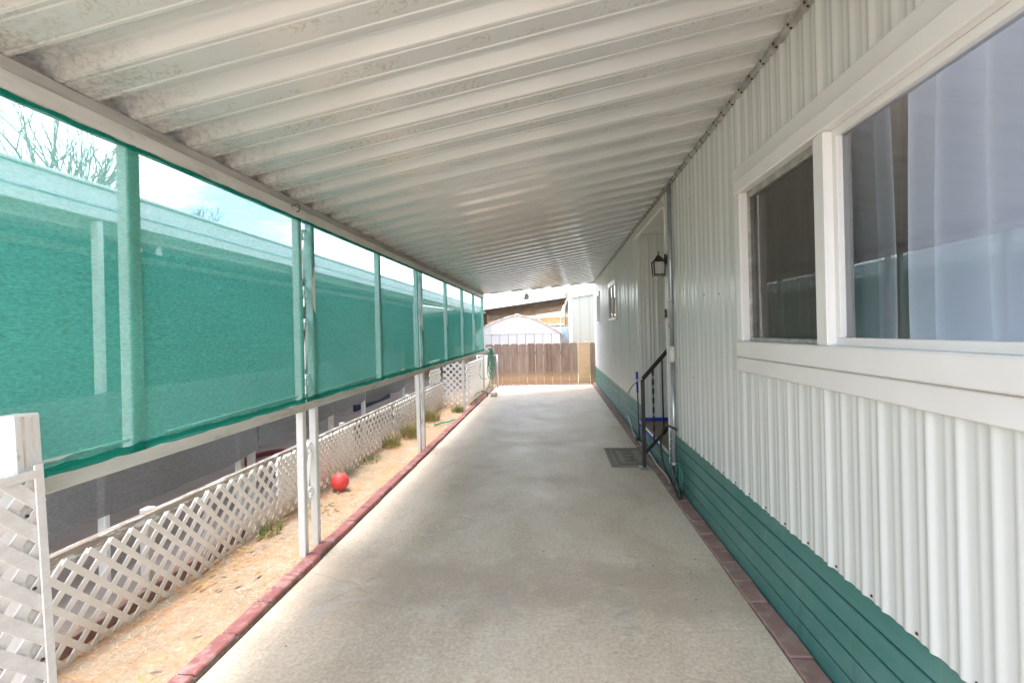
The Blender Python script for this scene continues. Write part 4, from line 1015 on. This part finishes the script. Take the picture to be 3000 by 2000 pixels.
for i in range(8):
    (u0, z0), (u1, z1) = gam[i], gam[i+1]; dz = .028
    prism('roof_strip', 'shed', sh, [(cx0+u0, z0+.003), (cx0+u1, z1+.003), (cx0+u1, z1+dz), (cx0+u0, z0+dz)], 'y', 15.27, 17.4)
    prism('edge_trim', 'rust', sh, [(cx0+u0, z0-.006), (cx0+u1, z1-.006), (cx0+u1, z1+dz+.004), (cx0+u0, z0+dz+.004)], 'y', 15.252, 15.2695)
prism('edge_trim', 'shed', sh, [(cx0+HW-.02, 1.335), (cx0+HW+.05, 1.29), (cx0+HW+.05, 1.315), (cx0+HW-.02, 1.36)], 'y', 15.25, 17.4)
box('ridge_cap', 'vinyl', sh, cx0-.05, cx0+.05, 15.25, 17.4, 1.93, 1.945, .004)
for sx_ in (-1, 1): box('side_wall', 'shed', sh, cx0+sx_*HW-.01, cx0+sx_*HW+.01, 15.35, 17.4, 0, 1.32, 0)
box('rear_wall', 'shed', sh, cx0-HW, cx0+HW, 17.38, 17.4, 0, 1.5, 0)
# pale house to the right of the shed
rh = thing('pale_panel_house', 'pale cream panelled house with white fascia beyond the fence', 'house', (3, 17, 0))
x = .56
for k in range(14):
    box('wall_panel', 'nsiding', rh, x, x+.292, 16.0, 16.03, 0, 2.62+.13*(x-.56) if x < 4 else 3.0, .003); x += .296
box('backing', 'matline', rh, .57, 4.7, 16.031, 16.05, 0, 2.5, 0)
box('corner_board', 'vinyl', rh, .50, .60, 15.975, 15.999, 0, 2.40, .004)
prism('fascia', 'vinyl', rh, [(.48, 2.42), (5, 3.05), (5, 3.25), (.48, 2.60)], 'y', 15.92, 15.97)
prism('roof', 'rust', rh, [(.42, 2.602), (5, 3.252), (5, 3.28), (.42, 2.63)], 'y', 15.88, 24)
box('side_wall', 'nsiding', rh, .515, .555, 16.0, 24, 0, 2.45, 0)
tube('downpipe', 'rust', rh, [(.50, 16.1, 2.45), (.44, 16.6, 2.35), (.40, 17.2, 2.15), (.40, 17.3, 1.0)], .03, 8)
# big neighbouring awning
na = thing('far_awning', 'long white fascia awning with dark underside behind the shed', 'awning', (-2, 20, 0))
def zf(x): return 2.20+(x+2.45)*(.372/3.08)
prism('fascia', 'vinyl', na, [(-8, zf(-8)), (.50, zf(.5)), (.50, zf(.5)+.125), (-8, zf(-8)+.125)], 'y', 17.5, 17.56)
prism('fascia_line', 'galv', na, [(-8, zf(-8)+.126), (.50, zf(.5)+.126), (.50, zf(.5)+.14), (-8, zf(-8)+.14)], 'y', 17.48, 17.56)
for k in range(26):
    ya = 17.565+k*.5
    prism('roof_panel', 'tin', na, [(-8, zf(-8)+.02+.004*(k % 2)), (.48, zf(.48)+.02+.004*(k % 2)), (.48, zf(.48)+.05), (-8, zf(-8)+.05)], 'y', ya, ya+.495)
box('post', 'vinyl', na, .36, .42, 28.0, 28.06, 0, 2.5, .004); box('post', 'vinyl', na, -2.3, -2.24, 30, 30.06, 0, 2.1, .004)
# tan house seen under the awning
th_ = thing('tan_house', 'tan house with white roof edge seen under the far awning', 'house', (-2, 36, 0))
box('wall', 'gold', th_, -9, 3, 35, 36, 0, 2.35, 0); box('roof_edge', 'shed', th_, -9.5, 3.5, 34.5, 36, 2.5, 2.95, .01); box('window', 'matline', th_, -.9, .9, 34.95, 34.999, .9, 1.75, 0)
for x in (-.9, 0, .86): box('mullion', 'vinyl', th_, x, x+.04, 34.93, 34.949, .9, 1.75, 0)
box('window_trim', 'vinyl', th_, -1.0, 1.0, 34.90, 34.949, 1.76, 1.86, 0)
box('porch_post', 'vinyl', th_, -1.05, -.95, 34.3, 34.4, 0, 2.5, .004)
tn = thing('tan_cabin', 'tan lap-sided cabin corner with white railing left of the shed', 'cabin', (-4, 20, 0))
for k in range(22): box('lap_board', 'gold', tn, -6.0, -2.62, 19.6+.0*k, 19.63+.004*(k % 2), .1*k, .1*k+.094, .003)
for k in range(8): box('railing_bar', 'vinyl', tn, -2.60, -1.9, 19.5, 19.53, 1.62+.055*k, 1.62+.055*k+.025, .003)
box('railing_post', 'vinyl', tn, -2.62, -2.57, 19.45, 19.495, 0, 2.08, .003); box('railing_post', 'vinyl', tn, -2.22, -2.17, 19.45, 19.495, 0, 2.02, .003)
# blue lattice
bp = thing('lattice_screen', 'pale blue lattice screen between shed and cream house', 'lattice screen', (0, 16.6, 0))
lattice(bp, -.30, .49, .5, 1.525, .085, .034, .008, 'bluelat')
# pine tree far
def pine(x, y, h, label):
    t_ = thing('pine_tree', label, 'tree', (x, y, 0))
    tube('trunk', 'bark', t_, [(x, y, 0), (x+.05, y, h*.5), (x, y, h*.97)], .1, 8, radii=[.14, .09, .02])
    V = []; Fc = []
    for i in range(3600):
        u = random.random()**.8; z = h*.35+h*.66*u; r = (1.05*math.sqrt(max(0, 1-u))+.25*(1-u))*random.uniform(.15, 1); a = random.uniform(0, 2*PI)
        px, py = r*math.cos(a), r*math.sin(a); l_ = random.uniform(.05, .16); k = len(V); b_ = random.uniform(0, 2*PI)
        V += [(px, py, z), (px+l_*math.cos(b_), py+l_*math.sin(b_), z+random.uniform(-.05, .12)), (px+l_*.5*math.cos(b_+.9), py+l_*.5*math.sin(b_+.9), z+random.uniform(-.05, .12))]; Fc.append((k, k+1, k+2))
    add('crown', mesh('crown', V, Fc), 'pinefol', t_, (x, y, 0))
random.seed(5)
pine(-2.67, 50, 5.1, 'small dark green pine top above the far awning')
# bare trees to the left
def bare(x, y, h, label, seed):
    random.seed(seed); t_ = thing('bare_tree', label, 'tree', (x, y, 0), 'leafless trees beyond the neighbour roof')
    tube('trunk', 'bark', t_, [(x, y, 0), (x+.1, y+.05, h*.25), (x+.05, y, h*.42)], .1, 8, radii=[.13, .09, .06])
    V = []; Fc = []
    def br(p, d, l_, r, dep):
        q = p+d*l_; k = len(V); s = d.orthogonal().normalized(); t2 = d.cross(s)
        for (c_, rr) in ((p, r), (q, r*.6)):
            for j in range(4): V.append(c_+(s*math.cos(j*PI/2)+t2*math.sin(j*PI/2))*rr)
        for j in range(4): Fc.append((k+j, k+(j+1) % 4, k+4+(j+1) % 4, k+4+j))
        if dep == 0: return
        for j in range(3 if dep > 3 else 2):
            d2 = (d+Vector((random.uniform(-.55, .55), random.uniform(-.55, .55), random.uniform(-.05, .4)))).normalized(); br(p+d*l_*random.uniform(.6, 1), d2, l_*random.uniform(.6, .85), r*.68, dep-1)
    for j in range(5):
        br(Vector((x+.05, y, h*.40))-Vector((x, y, 0)), Vector((random.uniform(-.5, .5), random.uniform(-.5, .5), 1)).normalized(), h*.2, .055, 5)
    add('branches', mesh('branches', V, Fc), 'bark', t_, (x, y, 0))
bare(-14.6, 13.6, 8.6, 'tallest leafless tree seen through the nearest green screen', 3)
bare(-16.5, 17.6, 7.6, 'smaller leafless tree right of the tallest one', 9)
bare(-17.5, 23.0, 8.4, 'faint leafless tree seen through the second green screen', 12)
ph = thing('pale_house', 'pale far house roof seen through the second green screen', 'house', (-13, 16, 0))
box('wall', 'nsiding', ph, -17, -12, 14.5, 21, 0, 3.9, 0); prism('roof', 'plaque', ph, [(-17.4, 3.9), (-11.6, 3.9), (-14.5, 5.2)], 'y', 14.2, 21.3)
box('chimney', 'paver', ph, -13.0, -12.4, 17, 17.6, 4.2, 5.5, .01)
